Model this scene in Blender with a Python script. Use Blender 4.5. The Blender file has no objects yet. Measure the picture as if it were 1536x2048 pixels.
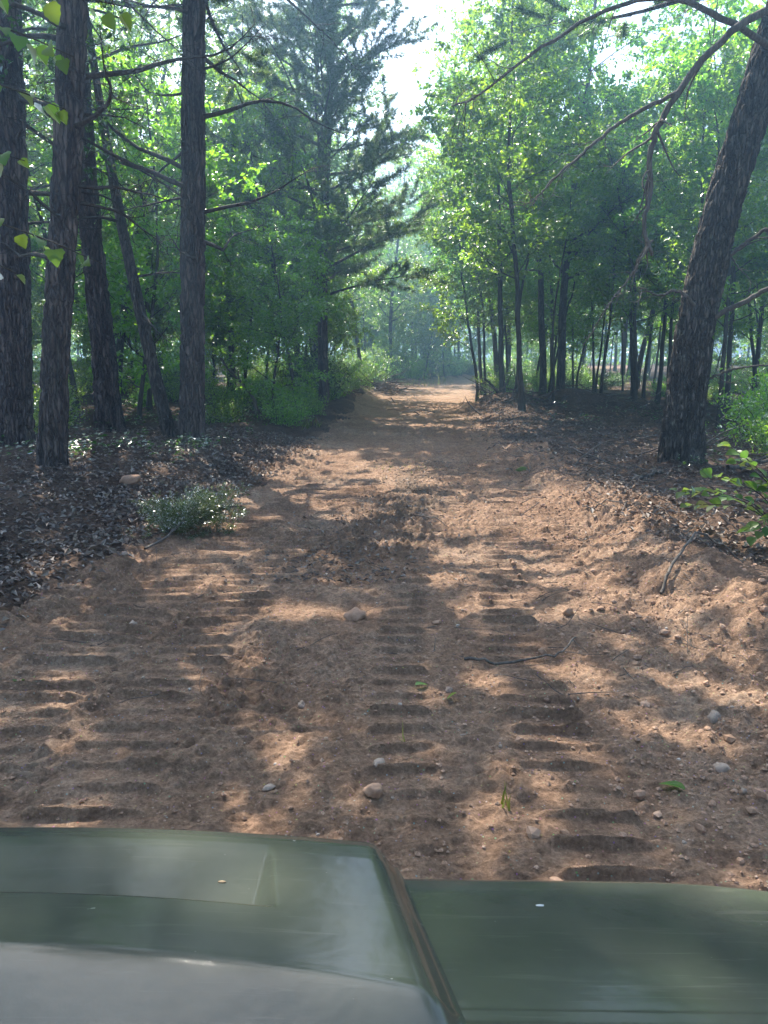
import bpy, math
import numpy as np
from mathutils import Vector, Matrix

SC = bpy.context.scene
COL = SC.collection
R = math.radians

# ------------------------------------------------------------------ camera
cam_d = bpy.data.cameras.new("camera")
cam = bpy.data.objects.new("camera", cam_d)
COL.objects.link(cam)
cam.location = (0.0, 0.0, 1.65)
cam.rotation_euler = (R(90 - 11.324), 0, 0)
cam_d.sensor_fit = 'VERTICAL'
cam_d.sensor_height = 24.0
cam_d.lens = 24.0 * 1518 / 2048
cam_d.clip_start = 0.02
cam_d.clip_end = 2000
SC.camera = cam

# ------------------------------------------------------------------ light
SUN_EL, SUN_AZ = 50.0, -20.0          # azimuth from +Y towards +X, degrees
SUN_STRENGTH, SKY_STRENGTH, EXPOSURE = 5.0, 0.15, 1.75
world = bpy.data.worlds.new("World")
SC.world = world
world.use_nodes = True
wn = world.node_tree
wn.nodes.clear()
sky = wn.nodes.new("ShaderNodeTexSky")
sky.sky_type = 'NISHITA'
sky.sun_disc = False
sky.sun_elevation = R(SUN_EL)
sky.sun_rotation = R(SUN_AZ)
sky.air_density = 1.0
sky.dust_density = 2.0
sky.ozone_density = 1.0
bg = wn.nodes.new("ShaderNodeBackground")
bg.inputs[1].default_value = SKY_STRENGTH
wo = wn.nodes.new("ShaderNodeOutputWorld")
wn.links.new(sky.outputs[0], bg.inputs[0])
wn.links.new(bg.outputs[0], wo.inputs[0])

sd = bpy.data.lights.new("sun", 'SUN')
sd.energy = SUN_STRENGTH
sd.angle = R(0.35)
sd.color = (1.0, 0.93, 0.82)
sun = bpy.data.objects.new("sun", sd)
COL.objects.link(sun)
_e, _a = R(SUN_EL), R(SUN_AZ)
to_sun = Vector((math.sin(_a) * math.cos(_e), math.cos(_a) * math.cos(_e), math.sin(_e)))
sun.rotation_euler = to_sun.to_track_quat('Z', 'Y').to_euler()

SC.view_settings.view_transform = 'Standard'
SC.view_settings.look = 'None'
SC.view_settings.exposure = EXPOSURE
SC.view_settings.gamma = 1.0
SC.view_settings.use_curve_mapping = False
SC.render.engine = 'CYCLES'
cy = SC.cycles
cy.use_denoising = True
cy.max_bounces = 7
cy.diffuse_bounces = 4
cy.glossy_bounces = 3
cy.transmission_bounces = 5
cy.transparent_max_bounces = 8
cy.volume_bounces = 0
cy.sample_clamp_indirect = 6.0
cy.caustics_reflective = False
cy.caustics_refractive = False

# ------------------------------------------------------------------ helpers
def rng(s): return np.random.default_rng(s)
_hr = rng(11)
_PERM = _hr.permutation(4096)
_VAL = _hr.random(4096)
def _h(*ix):
    a = np.zeros_like(ix[0])
    for i in ix: a = _PERM[(a + i) & 4095]
    return _VAL[a]
def noise2(x, y, s=0):
    xi = np.floor(x).astype(np.int64); yi = np.floor(y).astype(np.int64)
    fx = x - xi; fy = y - yi
    fx = fx*fx*(3-2*fx); fy = fy*fy*(3-2*fy)
    z = np.full_like(xi, s*17+3)
    a = _h(z, xi, yi); b = _h(z, xi+1, yi); c = _h(z, xi, yi+1); d = _h(z, xi+1, yi+1)
    return (a*(1-fx)+b*fx)*(1-fy) + (c*(1-fx)+d*fx)*fy
def noise3(x, y, w, s=0):
    wi = np.floor(w).astype(np.int64); f = w - wi; f = f*f*(3-2*f)
    xi = np.floor(x).astype(np.int64); yi = np.floor(y).astype(np.int64)
    fx = x - xi; fy = y - yi
    fx = fx*fx*(3-2*fx); fy = fy*fy*(3-2*fy)
    z = np.full_like(xi, s*17+5)
    r = 0
    for k, g in ((0, 1-f), (1, f)):
        a = _h(z, wi+k, xi, yi); b = _h(z, wi+k, xi+1, yi); c = _h(z, wi+k, xi, yi+1); d = _h(z, wi+k, xi+1, yi+1)
        r = r + g*((a*(1-fx)+b*fx)*(1-fy) + (c*(1-fx)+d*fx)*fy)
    return r
def fbm2(x, y, s=0, o=3):
    t = 0; a = 1; n = 0
    for k in range(o):
        t = t + a*noise2(x*2**k+7.3*k, y*2**k-3.1*k, s+k); n += a; a *= .5
    return t/n - .5
def sst(t):
    t = np.clip(t, 0, 1); return t*t*(3-2*t)
def nrm(v):
    return v/np.maximum(np.linalg.norm(v, axis=-1, keepdims=True), 1e-9)

def np_mesh(name, V, faces, smooth=True, mat=None):
    """V (n,3); faces: list of (m,k) int arrays"""
    me = bpy.data.meshes.new(name)
    V = np.asarray(V, dtype=np.float32)
    faces = [np.asarray(f, dtype=np.int32) for f in faces if len(f)]
    me.vertices.add(len(V)); me.vertices.foreach_set('co', V.ravel())
    loops = np.concatenate([f.ravel() for f in faces])
    tot = np.concatenate([np.full(len(f), f.shape[1], np.int32) for f in faces])
    st = np.concatenate([[0], np.cumsum(tot)[:-1]]).astype(np.int32)
    me.loops.add(len(loops)); me.loops.foreach_set('vertex_index', loops)
    me.polygons.add(len(tot)); me.polygons.foreach_set('loop_start', st); me.polygons.foreach_set('loop_total', tot)
    me.polygons.foreach_set('use_smooth', np.full(len(tot), smooth))
    if mat: me.materials.append(mat)
    me.update(calc_edges=True); me.validate()
    return me
class MB:
    def __init__(s): s.V = []; s.Q = []; s.T = []; s.n = 0
    def add(s, V, Q=None, T=None):
        V = np.asarray(V, float)
        s.V.append(V)
        if Q is not None and len(Q): s.Q.append(np.asarray(Q)+s.n)
        if T is not None and len(T): s.T.append(np.asarray(T)+s.n)
        s.n += len(V)
    def mesh(s, name, mat, smooth=True):
        f = []
        if s.Q: f.append(np.concatenate(s.Q))
        if s.T: f.append(np.concatenate(s.T))
        return np_mesh(name, np.concatenate(s.V), f, smooth, mat)
def obj(name, me, parent=None, loc=None, **props):
    o = bpy.data.objects.new(name, me)
    COL.objects.link(o)
    if parent: o.parent = parent
    if loc is not None: o.location = loc
    for k, v in props.items(): o[k] = v
    return o
def thing(name, label, cat, loc=(0, 0, 0), rz=0, group=None):
    o = obj(name, None, None, loc, label=label, category=cat)
    o.rotation_euler = (0, 0, rz)
    if group: o['group'] = group
    return o
def copy_tree(root, loc, rz, sc, label, group=None, name=None):
    c = root.copy(); COL.objects.link(c)
    if name: c.name = name
    c.location = loc; c.rotation_euler = (0, 0, rz); c.scale = (sc, sc, sc) if np.isscalar(sc) else sc
    c['label'] = label
    if group: c['group'] = group
    elif 'group' in c: del c['group']
    for ch in KIDS[root.name]:
        d = ch.copy(); COL.objects.link(d); d.parent = c
        for g in KIDS.get(ch.name, []):
            e = g.copy(); COL.objects.link(e); e.parent = d
    return c
KIDS = {}

def tube(mb, P, rad, sides=6, cap=True, disp=None):
    P = np.asarray(P, float); n = len(P)
    rad = np.asarray(rad, float)*np.ones(n)
    T = nrm(np.gradient(P, axis=0))
    ref = np.array([1., 0, 0]) if abs(T[0][2]) > .7 else np.array([0, 0, 1.])
    U = np.zeros_like(P)
    u = ref - T[0]*np.dot(ref, T[0]); u /= np.linalg.norm(u)
    for i in range(n):
        u = u - T[i]*np.dot(u, T[i]); u /= np.linalg.norm(u); U[i] = u
    W = np.cross(T, U)
    th = np.linspace(0, 2*np.pi, sides, endpoint=False)
    rr = rad[:, None]*np.ones(sides)[None]
    if disp is not None: rr = rr + disp(th, P, rad)
    V = P[:, None] + rr[..., None]*(np.cos(th)[None, :, None]*U[:, None]+np.sin(th)[None, :, None]*W[:, None])
    idx = np.arange(n*sides).reshape(n, sides)
    a = idx[:-1]; b = np.roll(a, -1, 1); d = idx[1:]; c = np.roll(d, -1, 1)
    Q = np.stack([a, b, c, d], -1).reshape(-1, 4)
    V = V.reshape(-1, 3); Tt = None
    if cap:
        V = np.vstack([V, P[-1:]+T[-1:]*rad[-1]*.5]); l = idx[-1]; k = n*sides
        Tt = np.stack([l, np.roll(l, -1), np.full(sides, k)], -1)
    mb.add(V, Q, Tt)
def wander(g, p, d, L, n, wob=.15, up=0.0):
    """a wandering polyline"""
    p = np.array(p, float); d = nrm(np.array(d, float)); out = [p.copy()]
    for i in range(n):
        d = nrm(d + g.normal(0, wob, 3) + np.array([0, 0, up]))
        p = p + d*L/n; out.append(p.copy())
    return np.array(out)
def smooth_path(pts, n):
    """Catmull-Rom through pts"""
    P = np.array(pts, float); P = np.vstack([2*P[0]-P[1], P, 2*P[-1]-P[-2]])
    m = len(P)-3; t = np.linspace(0, m-1e-6, n); i = t.astype(int); f = (t-i)[:, None]
    a, b, c, d = P[i], P[i+1], P[i+2], P[i+3]
    return .5*(2*b+(c-a)*f+(2*a-5*b+4*c-d)*f**2+(3*b-a-3*c+d)*f**3)
def leaf_geo(P, D, N, size, wid=.55, fold=.12):
    D = nrm(D); S = nrm(np.cross(D, N)); N = np.cross(S, D)
    s = size[:, None]
    a = P; t = P + D*s
    m = P + D*s*.45
    l = m + S*s*wid*.5 + N*s*fold; r = m - S*s*wid*.5 + N*s*fold
    n = len(P)
    V = np.stack([a, l, t, r], 1).reshape(-1, 3)
    k = np.arange(n)[:, None]*4
    T = np.concatenate([k+[0, 2, 1], k+[0, 3, 2]], 1).reshape(-1, 3)
    return V, T
_t = (1+5**.5)/2
ICO_V = nrm(np.array([(-1, _t, 0), (1, _t, 0), (-1, -_t, 0), (1, -_t, 0), (0, -1, _t), (0, 1, _t), (0, -1, -_t), (0, 1, -_t), (_t, 0, -1), (_t, 0, 1), (-_t, 0, -1), (-_t, 0, 1)], float))
ICO_F = np.array([(0, 11, 5), (0, 5, 1), (0, 1, 7), (0, 7, 10), (0, 10, 11), (1, 5, 9), (5, 11, 4), (11, 10, 2), (10, 7, 6), (7, 1, 8), (3, 9, 4), (3, 4, 2), (3, 2, 6), (3, 6, 8), (3, 8, 9), (4, 9, 5), (2, 4, 11), (6, 2, 10), (8, 6, 7), (9, 8, 1)])
def ico2(V0=ICO_V, F0=ICO_F):
    V = list(map(tuple, V0)); F = []; mid = {}
    def m(a, b):
        k = (min(a, b), max(a, b))
        if k not in mid:
            v = (np.array(V[a])+np.array(V[b])); v /= np.linalg.norm(v); V.append(tuple(v)); mid[k] = len(V)-1
        return mid[k]
    for a, b, c in F0:
        x, y, z = m(a, b), m(b, c), m(c, a); F += [(a, x, z), (b, y, x), (c, z, y), (x, y, z)]
    return np.array(V), np.array(F)
ICO2_V, ICO2_F = ico2()
ICO3_V, ICO3_F = ico2(ICO2_V, ICO2_F)

# ------------------------------------------------------------------ materials
class NT:
    def __init__(s, name):
        s.m = bpy.data.materials.new(name); s.m.use_nodes = True
        s.t = s.m.node_tree; s.t.nodes.clear()
        s.out = s.n("OutputMaterial")
    def n(s, typ, **kw):
        nd = s.t.nodes.new("ShaderNode"+typ)
        for k, v in kw.items(): setattr(nd, k, v)
        return nd
    def l(s, a, b): s.t.links.new(a, b)
    def noise(s, scale, vec=None, detail=4, rough=.55, dist=0):
        nd = s.n("TexNoise"); nd.inputs['Scale'].default_value = scale; nd.inputs['Detail'].default_value = detail
        nd.inputs['Roughness'].default_value = rough; nd.inputs['Distortion'].default_value = dist
        if vec is not None: s.l(vec, nd.inputs['Vector'])
        return nd.outputs[0]
    def ramp(s, fac, stops):
        nd = s.n("ValToRGB"); cr = nd.color_ramp
        while len(cr.elements) < len(stops): cr.elements.new(.5)
        for e, (p, c) in zip(cr.elements, stops):
            e.position = p; e.color = (c if hasattr(c, '__len__') else (c, c, c))+((1,) if (not hasattr(c, '__len__') or len(c) == 3) else ())
        s.l(fac, nd.inputs[0]); return nd.outputs[0]
    def mix(s, fac, a, b, typ='MIX'):
        nd = s.n("MixRGB", blend_type=typ)
        for i, v in ((0, fac), (1, a), (2, b)):
            if hasattr(v, 'is_linked') or hasattr(v, 'links'): s.l(v, nd.inputs[i])
            else: nd.inputs[i].default_value = v if not hasattr(v, '__len__') else tuple(v)+((1,) if len(v) == 3 else ())
        return nd.outputs[0]
    def math(s, op, a, b=0.0):
        nd = s.n("Math", operation=op)
        for i, v in ((0, a), (1, b)):
            if hasattr(v, 'links'): s.l(v, nd.inputs[i])
            else: nd.inputs[i].default_value = v
        return nd.outputs[0]
    def bump(s, h, strength, dist, nxt=None):
        nd = s.n("Bump"); nd.inputs['Strength'].default_value = strength; nd.inputs['Distance'].default_value = dist
        s.l(h, nd.inputs['Height'])
        if nxt is not None: s.l(nxt, nd.inputs['Normal'])
        return nd.outputs[0]
    def pos(s, scale=(1, 1, 1), obj=False):
        g = s.n("TexCoord").outputs['Object'] if obj else s.n("NewGeometry").outputs['Position']
        mp = s.n("Mapping"); mp.inputs['Scale'].default_value = scale; s.l(g, mp.inputs['Vector']); return mp.outputs[0]
    def principled(s, col, rough=.8, spec=.3, normal=None):
        p = s.n("BsdfPrincipled")
        if hasattr(col, 'links'): s.l(col, p.inputs['Base Color'])
        else: p.inputs['Base Color'].default_value = tuple(col)+(1,)
        if hasattr(rough, 'links'): s.l(rough, p.inputs['Roughness'])
        else: p.inputs['Roughness'].default_value = rough
        p.inputs['Specular IOR Level'].default_value = spec
        if normal is not None: s.l(normal, p.inputs['Normal'])
        s.l(p.outputs[0], s.out.inputs[0]); return p

def m_leaf(name, cols, trans_gain=2.7, gloss=.1):
    n = NT(name)
    g = n.n("NewGeometry"); oi = n.n("ObjectInfo")
    r = n.math('FRACT', n.math('ADD', g.outputs['Random Per Island'], n.math('MULTIPLY', oi.outputs['Random'], 3.7)))
    c = n.ramp(r, [(i/(len(cols)-1), k) for i, k in enumerate(cols)])
    # every tree its own slight tint
    hs = n.n("HueSaturation"); n.l(c, hs.inputs['Color'])
    n.l(n.math('ADD', n.math('MULTIPLY', oi.outputs['Random'], .035), .485), hs.inputs['Hue'])
    n.l(n.math('ADD', n.math('MULTIPLY', oi.outputs['Random'], .35), .82), hs.inputs['Value'])
    c = hs.outputs[0]
    tc = n.mix(1.0, c, (1.45*trans_gain, 1.35*trans_gain, .55*trans_gain), 'MULTIPLY')
    d = n.n("BsdfDiffuse"); n.l(c, d.inputs[0])
    t = n.n("BsdfTranslucent"); n.l(tc, t.inputs[0])
    ad = n.n("MixShader"); ad.inputs[0].default_value = .5
    n.l(d.outputs[0], ad.inputs[1]); n.l(t.outputs[0], ad.inputs[2])
    gl = n.n("BsdfGlossy"); gl.inputs['Roughness'].default_value = .38; gl.inputs[0].default_value = (1, 1, 1, 1)
    fr = n.n("Fresnel"); fr.inputs[0].default_value = 1.42
    mx = n.n("MixShader"); n.l(n.math('MULTIPLY', fr.outputs[0], gloss*2), mx.inputs[0])
    n.l(ad.outputs[0], mx.inputs[1]); n.l(gl.outputs[0], mx.inputs[2])
    n.l(mx.outputs[0], n.out.inputs[0])
    return n.m
M = {}
M['leaf'] = m_leaf('broad_leaf', [(.06, .125, .024), (.085, .17, .026), (.12, .205, .03), (.07, .15, .034), (.15, .235, .034)])
M['leaf_dark'] = m_leaf('dark_leaf', [(.03, .075, .02), (.045, .10, .025), (.06, .12, .025), (.035, .085, .03)], 1.3)
M['needle'] = m_leaf('pine_needle', [(.045, .09, .035), (.065, .12, .045), (.085, .14, .05)], 1.6, .12)
M['cedar'] = m_leaf('cedar_needle', [(.06, .105, .04), (.09, .14, .055), (.13, .18, .08)], 1.1, .25)
M['grass'] = m_leaf('grass_blade', [(.07, .11, .03), (.11, .15, .04), (.18, .18, .07)], 1.2)

def m_bark(name, dark, mid, light, sx=9, sz=2.2, bump=.9, lichen=0.0, plates=0.0):
    n = NT(name); v = n.pos((sx, sx, sz), obj=True); v2 = n.pos(obj=True)
    a = n.noise(1.0, v, 6, .65, .6); b = n.noise(5, v, 4, .6); c = n.noise(1.3, v2, 3)
    col = n.ramp(a, [(.25, dark), (.48, mid), (.75, light)])
    col = n.mix(n.math('MULTIPLY', b, .45), col, dark)
    col = n.mix(.6, col, n.ramp(c, [(.3, (.7, .68, .66)), (.7, (1.25, 1.2, 1.15))]), 'MULTIPLY')
    if lichen:
        li = n.ramp(n.noise(6, v2, 5, .6), [(.60, 0.0), (.70, lichen)])
        col = n.mix(li, col, (.30, .32, .27))
    nb = n.bump(a, bump, .03); nb = n.bump(b, bump*.6, .008, nb)
    if plates:
        nd = n.n('TexNoise'); nd.inputs['Scale'].default_value = 2.2; nd.inputs['Detail'].default_value = 4; n.l(v, nd.inputs['Vector'])
        wv = n.mix(.75, v, nd.outputs['Color'], 'ADD')
        vo = n.n('TexVoronoi', feature='DISTANCE_TO_EDGE'); vo.inputs['Scale'].default_value = plates; n.l(wv, vo.inputs['Vector'])
        vc = n.n('TexVoronoi'); vc.inputs['Scale'].default_value = plates; n.l(wv, vc.inputs['Vector'])
        sv = n.n('SeparateColor'); n.l(vc.outputs['Color'], sv.inputs[0])
        col = n.mix(.75, col, n.ramp(sv.outputs[0], [(.0, (.78, .77, .77)), (1.0, (1.28, 1.25, 1.22))]), 'MULTIPLY')
        ed = n.ramp(vo.outputs['Distance'], [(.0, .7), (.13, 0.0)])
        col = n.mix(ed, col, dark)
        nb = n.bump(n.ramp(vo.outputs['Distance'], [(.0, 0.0), (.22, 1.0)]), 1.0, .05, nb)
    n.principled(col, .92, .15, nb); return n.m
M['pine_bark'] = m_bark('pine_bark', (.036, .029, .027), (.14, .11, .097), (.29, .24, .21), 10, 1.7, 1.0, plates=1.6)
M['oak_bark'] = m_bark('grey_bark', (.034, .03, .028), (.135, .12, .104), (.27, .245, .215), 13, 2.2, 1.0, .5, plates=1.8)
M['thin_bark'] = m_bark('sapling_bark', (.025, .022, .018), (.07, .058, .046), (.13, .115, .095), 22, 6, .5, .25)
M['twig'] = m_bark('dead_twig', (.05, .04, .035), (.14, .115, .10), (.27, .23, .2), 40, 8, .4)
M['dead_limb'] = m_bark('dead_limb', (.045, .04, .036), (.12, .105, .09), (.26, .235, .205), 25, 5, .5)

def m_dirt():
    n = NT('red_clay_dirt'); v = n.pos()
    a = n.noise(.9, v, 5, .6); b = n.noise(7, v, 6, .65); c = n.noise(55, v, 5, .7); e = n.noise(260, v, 3, .7)
    col = n.ramp(a, [(.3, (.26, .158, .10)), (.5, (.36, .236, .158)), (.7, (.41, .295, .21))])
    col = n.mix(n.ramp(b, [(.38, .7), (.6, 0.0)]), col, (.23, .145, .098))
    col = n.mix(.8, col, n.ramp(c, [(.32, (.5, .48, .46)), (.66, (1.28, 1.27, 1.26))]), 'MULTIPLY')
    d2 = n.noise(22, v, 5, .7, .4)
    col = n.mix(.8, col, n.ramp(d2, [(.33, (.66, .64, .62)), (.62, (1.15, 1.14, 1.13))]), 'MULTIPLY')
    vo = n.n('TexVoronoi'); vo.inputs['Scale'].default_value = 38; n.l(v, vo.inputs['Vector'])
    col = n.mix(n.ramp(vo.outputs['Distance'], [(.10, .55), (.17, 0.0)]), col, n.mix(.5, vo.outputs['Color'], (.34, .27, .21)))
    col = n.mix(n.ramp(e, [(.66, 0.0), (.72, .6)]), col, (.5, .44, .38))
    at = n.n("Attribute", attribute_name='debris')
    dbc = n.ramp(n.noise(60, v, 5, .7), [(.35, (.06, .048, .036)), (.65, (.17, .125, .09))])
    col = n.mix(at.outputs['Fac'], col, dbc)
    nb = n.bump(b, .8, .05); nb = n.bump(c, 1.0, .022, nb); nb = n.bump(e, 1.0, .005, nb)
    n.principled(col, .95, .1, nb); return n.m
M['dirt'] = m_dirt()
def m_floor():
    n = NT('forest_floor_soil'); v = n.pos()
    a = n.noise(1.1, v, 5, .6); b = n.noise(26, v, 6, .7); c = n.noise(90, v, 5, .7)
    col = n.ramp(a, [(.3, (.06, .044, .034)), (.55, (.115, .08, .06)), (.75, (.16, .115, .085))])
    at = n.n("Attribute", attribute_name='debris')
    col = n.mix(at.outputs['Fac'], col, n.ramp(a, [(.3, (.2, .125, .08)), (.7, (.32, .21, .145))]))
    col = n.mix(.9, col, n.ramp(b, [(.3, (.45, .45, .47)), (.65, (1.35, 1.3, 1.25))]), 'MULTIPLY')
    nb = n.bump(b, 1.0, .05); nb = n.bump(c, .9, .012, nb)
    n.principled(col, .95, .1, nb); return n.m
M['floor'] = m_floor()
def m_island(name, cols, rough=.85, spec=.2, trans=False):
    n = NT(name); g = n.n("NewGeometry"); oi = n.n("ObjectInfo")
    r = n.math('FRACT', n.math('ADD', g.outputs['Random Per Island'], oi.outputs['Random']))
    c = n.ramp(r, [(i/(len(cols)-1), k) for i, k in enumerate(cols)])
    c = n.mix(.6, c, n.ramp(n.noise(70, n.pos(), 4, .6), [(.3, (.7, .7, .7)), (.7, (1.2, 1.2, 1.2))]), 'MULTIPLY')
    n.principled(c, rough, spec, n.bump(n.noise(120, n.pos(), 4, .6), .5, .004)); return n.m
M['litter'] = m_island('dead_leaf', [(.09, .06, .045), (.16, .105, .075), (.12, .095, .08), (.24, .18, .13), (.10, .075, .06), (.30, .26, .22), (.13, .085, .06)], .6, .4)
M['clod'] = m_island('soil_clod', [(.29, .18, .115), (.36, .23, .155), (.32, .20, .135), (.40, .27, .19)], .95, .1)
M['pebble'] = m_island('pebble', [(.27, .19, .14), (.36, .28, .215), (.22, .16, .12), (.42, .36, .30), (.30, .20, .14)], .7, .3)
M['stone'] = m_island('stone', [(.20, .14, .11), (.27, .21, .17), (.24, .16, .12)], .8, .3)
M['moss'] = m_island('moss_stone', [(.10, .13, .04), (.14, .17, .05)], .9, .1)

def m_hood():
    n = NT('olive_plastic'); v = n.pos(obj=False)
    vs = n.n("Mapping"); vs.inputs['Rotation'].default_value = (0, 0, R(14)); vs.inputs['Scale'].default_value = (5, 90, 20); n.l(v, vs.inputs[0])
    vs2 = n.n("Mapping"); vs2.inputs['Rotation'].default_value = (0, 0, R(-25)); vs2.inputs['Scale'].default_value = (7, 140, 20); n.l(v, vs2.inputs[0])
    s1 = n.ramp(n.noise(1, vs.outputs[0], 3, .6, .8), [(.60, 0.0), (.74, 1.0)]); s2 = n.ramp(n.noise(1.3, vs2.outputs[0], 3, .6, .8), [(.63, 0.0), (.76, 1.0)])
    blot = n.noise(9, v, 5, .6); fine = n.noise(420, v, 3, .7); sp = n.noise(95, v, 2, .5)
    dust = n.ramp(blot, [(.35, 0.0), (.75, .45)])
    col = n.mix(n.math('MULTIPLY', dust, .32), (.043, .050, .037), (.15, .147, .122))
    col = n.mix(n.math('MULTIPLY', n.math('MAXIMUM', s1, s2), .07), col, (.34, .33, .27))
    col = n.mix(n.ramp(sp, [(.77, 0.0), (.80, .4)]), col, (.4, .4, .36))
    ro = n.ramp(n.math('ADD', n.math('MULTIPLY', blot, .7), n.math('MULTIPLY', fine, .3)), [(.3, .05), (.7, .17)])
    nb = n.bump(n.math('ADD', n.noise(14, v, 3), n.math('MULTIPLY', n.math('MAXIMUM', s1, s2), .03)), .05, .02)
    nb = n.bump(fine, .06, .001, nb)
    p = n.principled(col, ro, .32, nb)
    return n.m
M['hood'] = m_hood()
def m_plain(name, col, rough, spec=.4, metal=0.0):
    n = NT(name); f = n.noise(40, n.pos(obj=True), 4, .6)
    p = n.principled(n.mix(n.math('MULTIPLY', f, .5), col, tuple(c*.6 for c in col)), rough, spec, n.bump(f, .1, .005)); p.inputs['Metallic'].default_value = metal; return n.m
M['black'] = m_plain('black_plastic', (.02, .02, .02), .6)
M['rubber'] = m_plain('tyre_rubber', (.025, .024, .023), .85, .2)
M['steel'] = m_plain('dusty_steel', (.25, .25, .25), .45, .5, .8)
M['lamp'] = m_plain('headlight_lens', (.6, .62, .65), .15, .6)
M['vinyl'] = m_plain('seat_vinyl', (.03, .03, .032), .55)
M['white'] = m_plain('bird_dropping', (.5, .51, .5), .8)
M['husk'] = m_plain('tan_husk', (.32, .22, .12), .7)

# ------------------------------------------------------------------ ground
EY = [-200, 0, 4.2, 5.7, 9, 14, 23, 37, 54, 62, 80, 300]
XL = [-2.5, -2.5, -2.5, -2.35, -1.75, -1.4, -1.2, -.7, 1.1, 3.2, 12, 160]
XR = [2.2, 2.2, 2.2, 2.2, 2.3, 2.3, 2.5, 4.0, 6.0, 8.6, 18, 166]
def xl(y): return np.interp(y, EY, XL)
def xr(y): return np.interp(y, EY, XR)
def gz(x, y, detail=True, parts=False):
    x = np.asarray(x, float); y = np.asarray(y, float)
    l = xl(y)+.28*fbm2(y*.9, x*0+1.7, 3)*2*np.clip(y/9, .5, 2.2); r = xr(y)+.35*fbm2(y*.8, x*0+9.1, 4)*2
    dl = l-x; dr = x-r                                # >0 outside the track
    far = np.clip((y-40)/60, 0, 1)
    z = .24*sst(dl/2.2)*(1-far) + .10*sst((dl-2)/6) + .06*sst(dr/2.5)
    z += .9*sst((y-58)/60)
    z += .10*fbm2(x*.25, y*.25, 7, 2)*sst(np.maximum(dl, dr)/2)*2
    # windrow of pushed soil along the right-hand edge
    bn = .55+.9*noise2(y*.55, x*0+4, 21)
    z += .17*bn*np.exp(-((x-(r+.30))/.45)**2)*np.where(y < 13, 1, np.clip(1-(y-13)/4, .15, 1))
    z += .05*bn*np.exp(-((x-(l-.15))/.35)**2)
    # heap by the double trunk
    z += .55*np.exp(-((x-6.0)/2.3)**2-((y-24.5)/1.6)**2)*(.6+.8*noise2(x*1.2, y*1.2, 31))
    z += .38*np.exp(-((x-3.7)/.8)**2-((y-24)/4.)**2)*(.6+.8*noise2(x*1.5, y*1.5, 32))
    z += .30*np.exp(-((x-(xl(y)-.3))/.7)**2)*sst((y-20)/6)*(.5+noise2(x*1.2, y*.8, 33))*(1-far)
    inn = sst(-np.maximum(dl, dr)/.35)
    # tread prints
    sh = xl(y)+2.45
    u = x-sh
    bands = [(-2.0, -1.42), (-1.33, -.82), (-.05, .30), (.60, 1.02), (1.12, 1.5)]
    lane = 0
    for k, (b0, b1) in enumerate(bands):
        w = sst((u-b0)/.06)*sst((b1-u)/.06)
        mk = sst((noise2(x*.5+k*9, y*.45, 41+k)-[.08, .12, .30, .12, .40][k])/.2)
        ph = (y+.02*np.sin(x*3+k)+.05*fbm2(x*1.2, y*1.1, 45)+.013*k)/.165
        f = ph-np.floor(ph)
        prof = np.exp(-((f-.5)/np.where(f < .5, .07, .16))**2)*.042-.010
        rag = .30+1.0*noise2(x*3.2, np.floor(ph)*3.7, 48+k)+.5*(noise2(x*14, np.floor(ph)*2.7, 49+k)-.5)
        z = z + inn*w*mk*prof*rag*np.clip(1.5-y/26, .15, 1)
        lane = np.maximum(lane, w*mk)
    soft = 1-.78*lane*inn
    z = z + .05*fbm2(x*.9, y*.9, 51, 2)*2*.7
    if detail:
        rough = soft*(.75+.9*sst((noise2(x*.7, y*.55, 55)-.4)/.3))
        z = z+.045*fbm2(x*4, y*4, 61, 3)*2*rough
        cl = fbm2(x*13, y*13, 64, 3)*2
        z = z+.030*(np.abs(cl)*1.6-.35)*rough+.016*fbm2(x*28, y*28, 67, 2)*2*rough+.006*fbm2(x*60, y*60, 69, 1)*2*soft
        z += .03*fbm2(x*2.2, y*2.2, 70, 3)*2*sst(np.maximum(dl, dr)/.5)
        # churned soil on the berm
        ch = np.exp(-((x-(r+.05))/.75)**2)*(y < 14)
        z += ch*.055*(np.abs(fbm2(x*7, y*7, 74, 3))*3-.3)
    if parts: return z, dl, dr, lane
    return z
def gz1(x, y): return float(gz(np.array([x]), np.array([y]))[0])

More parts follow.
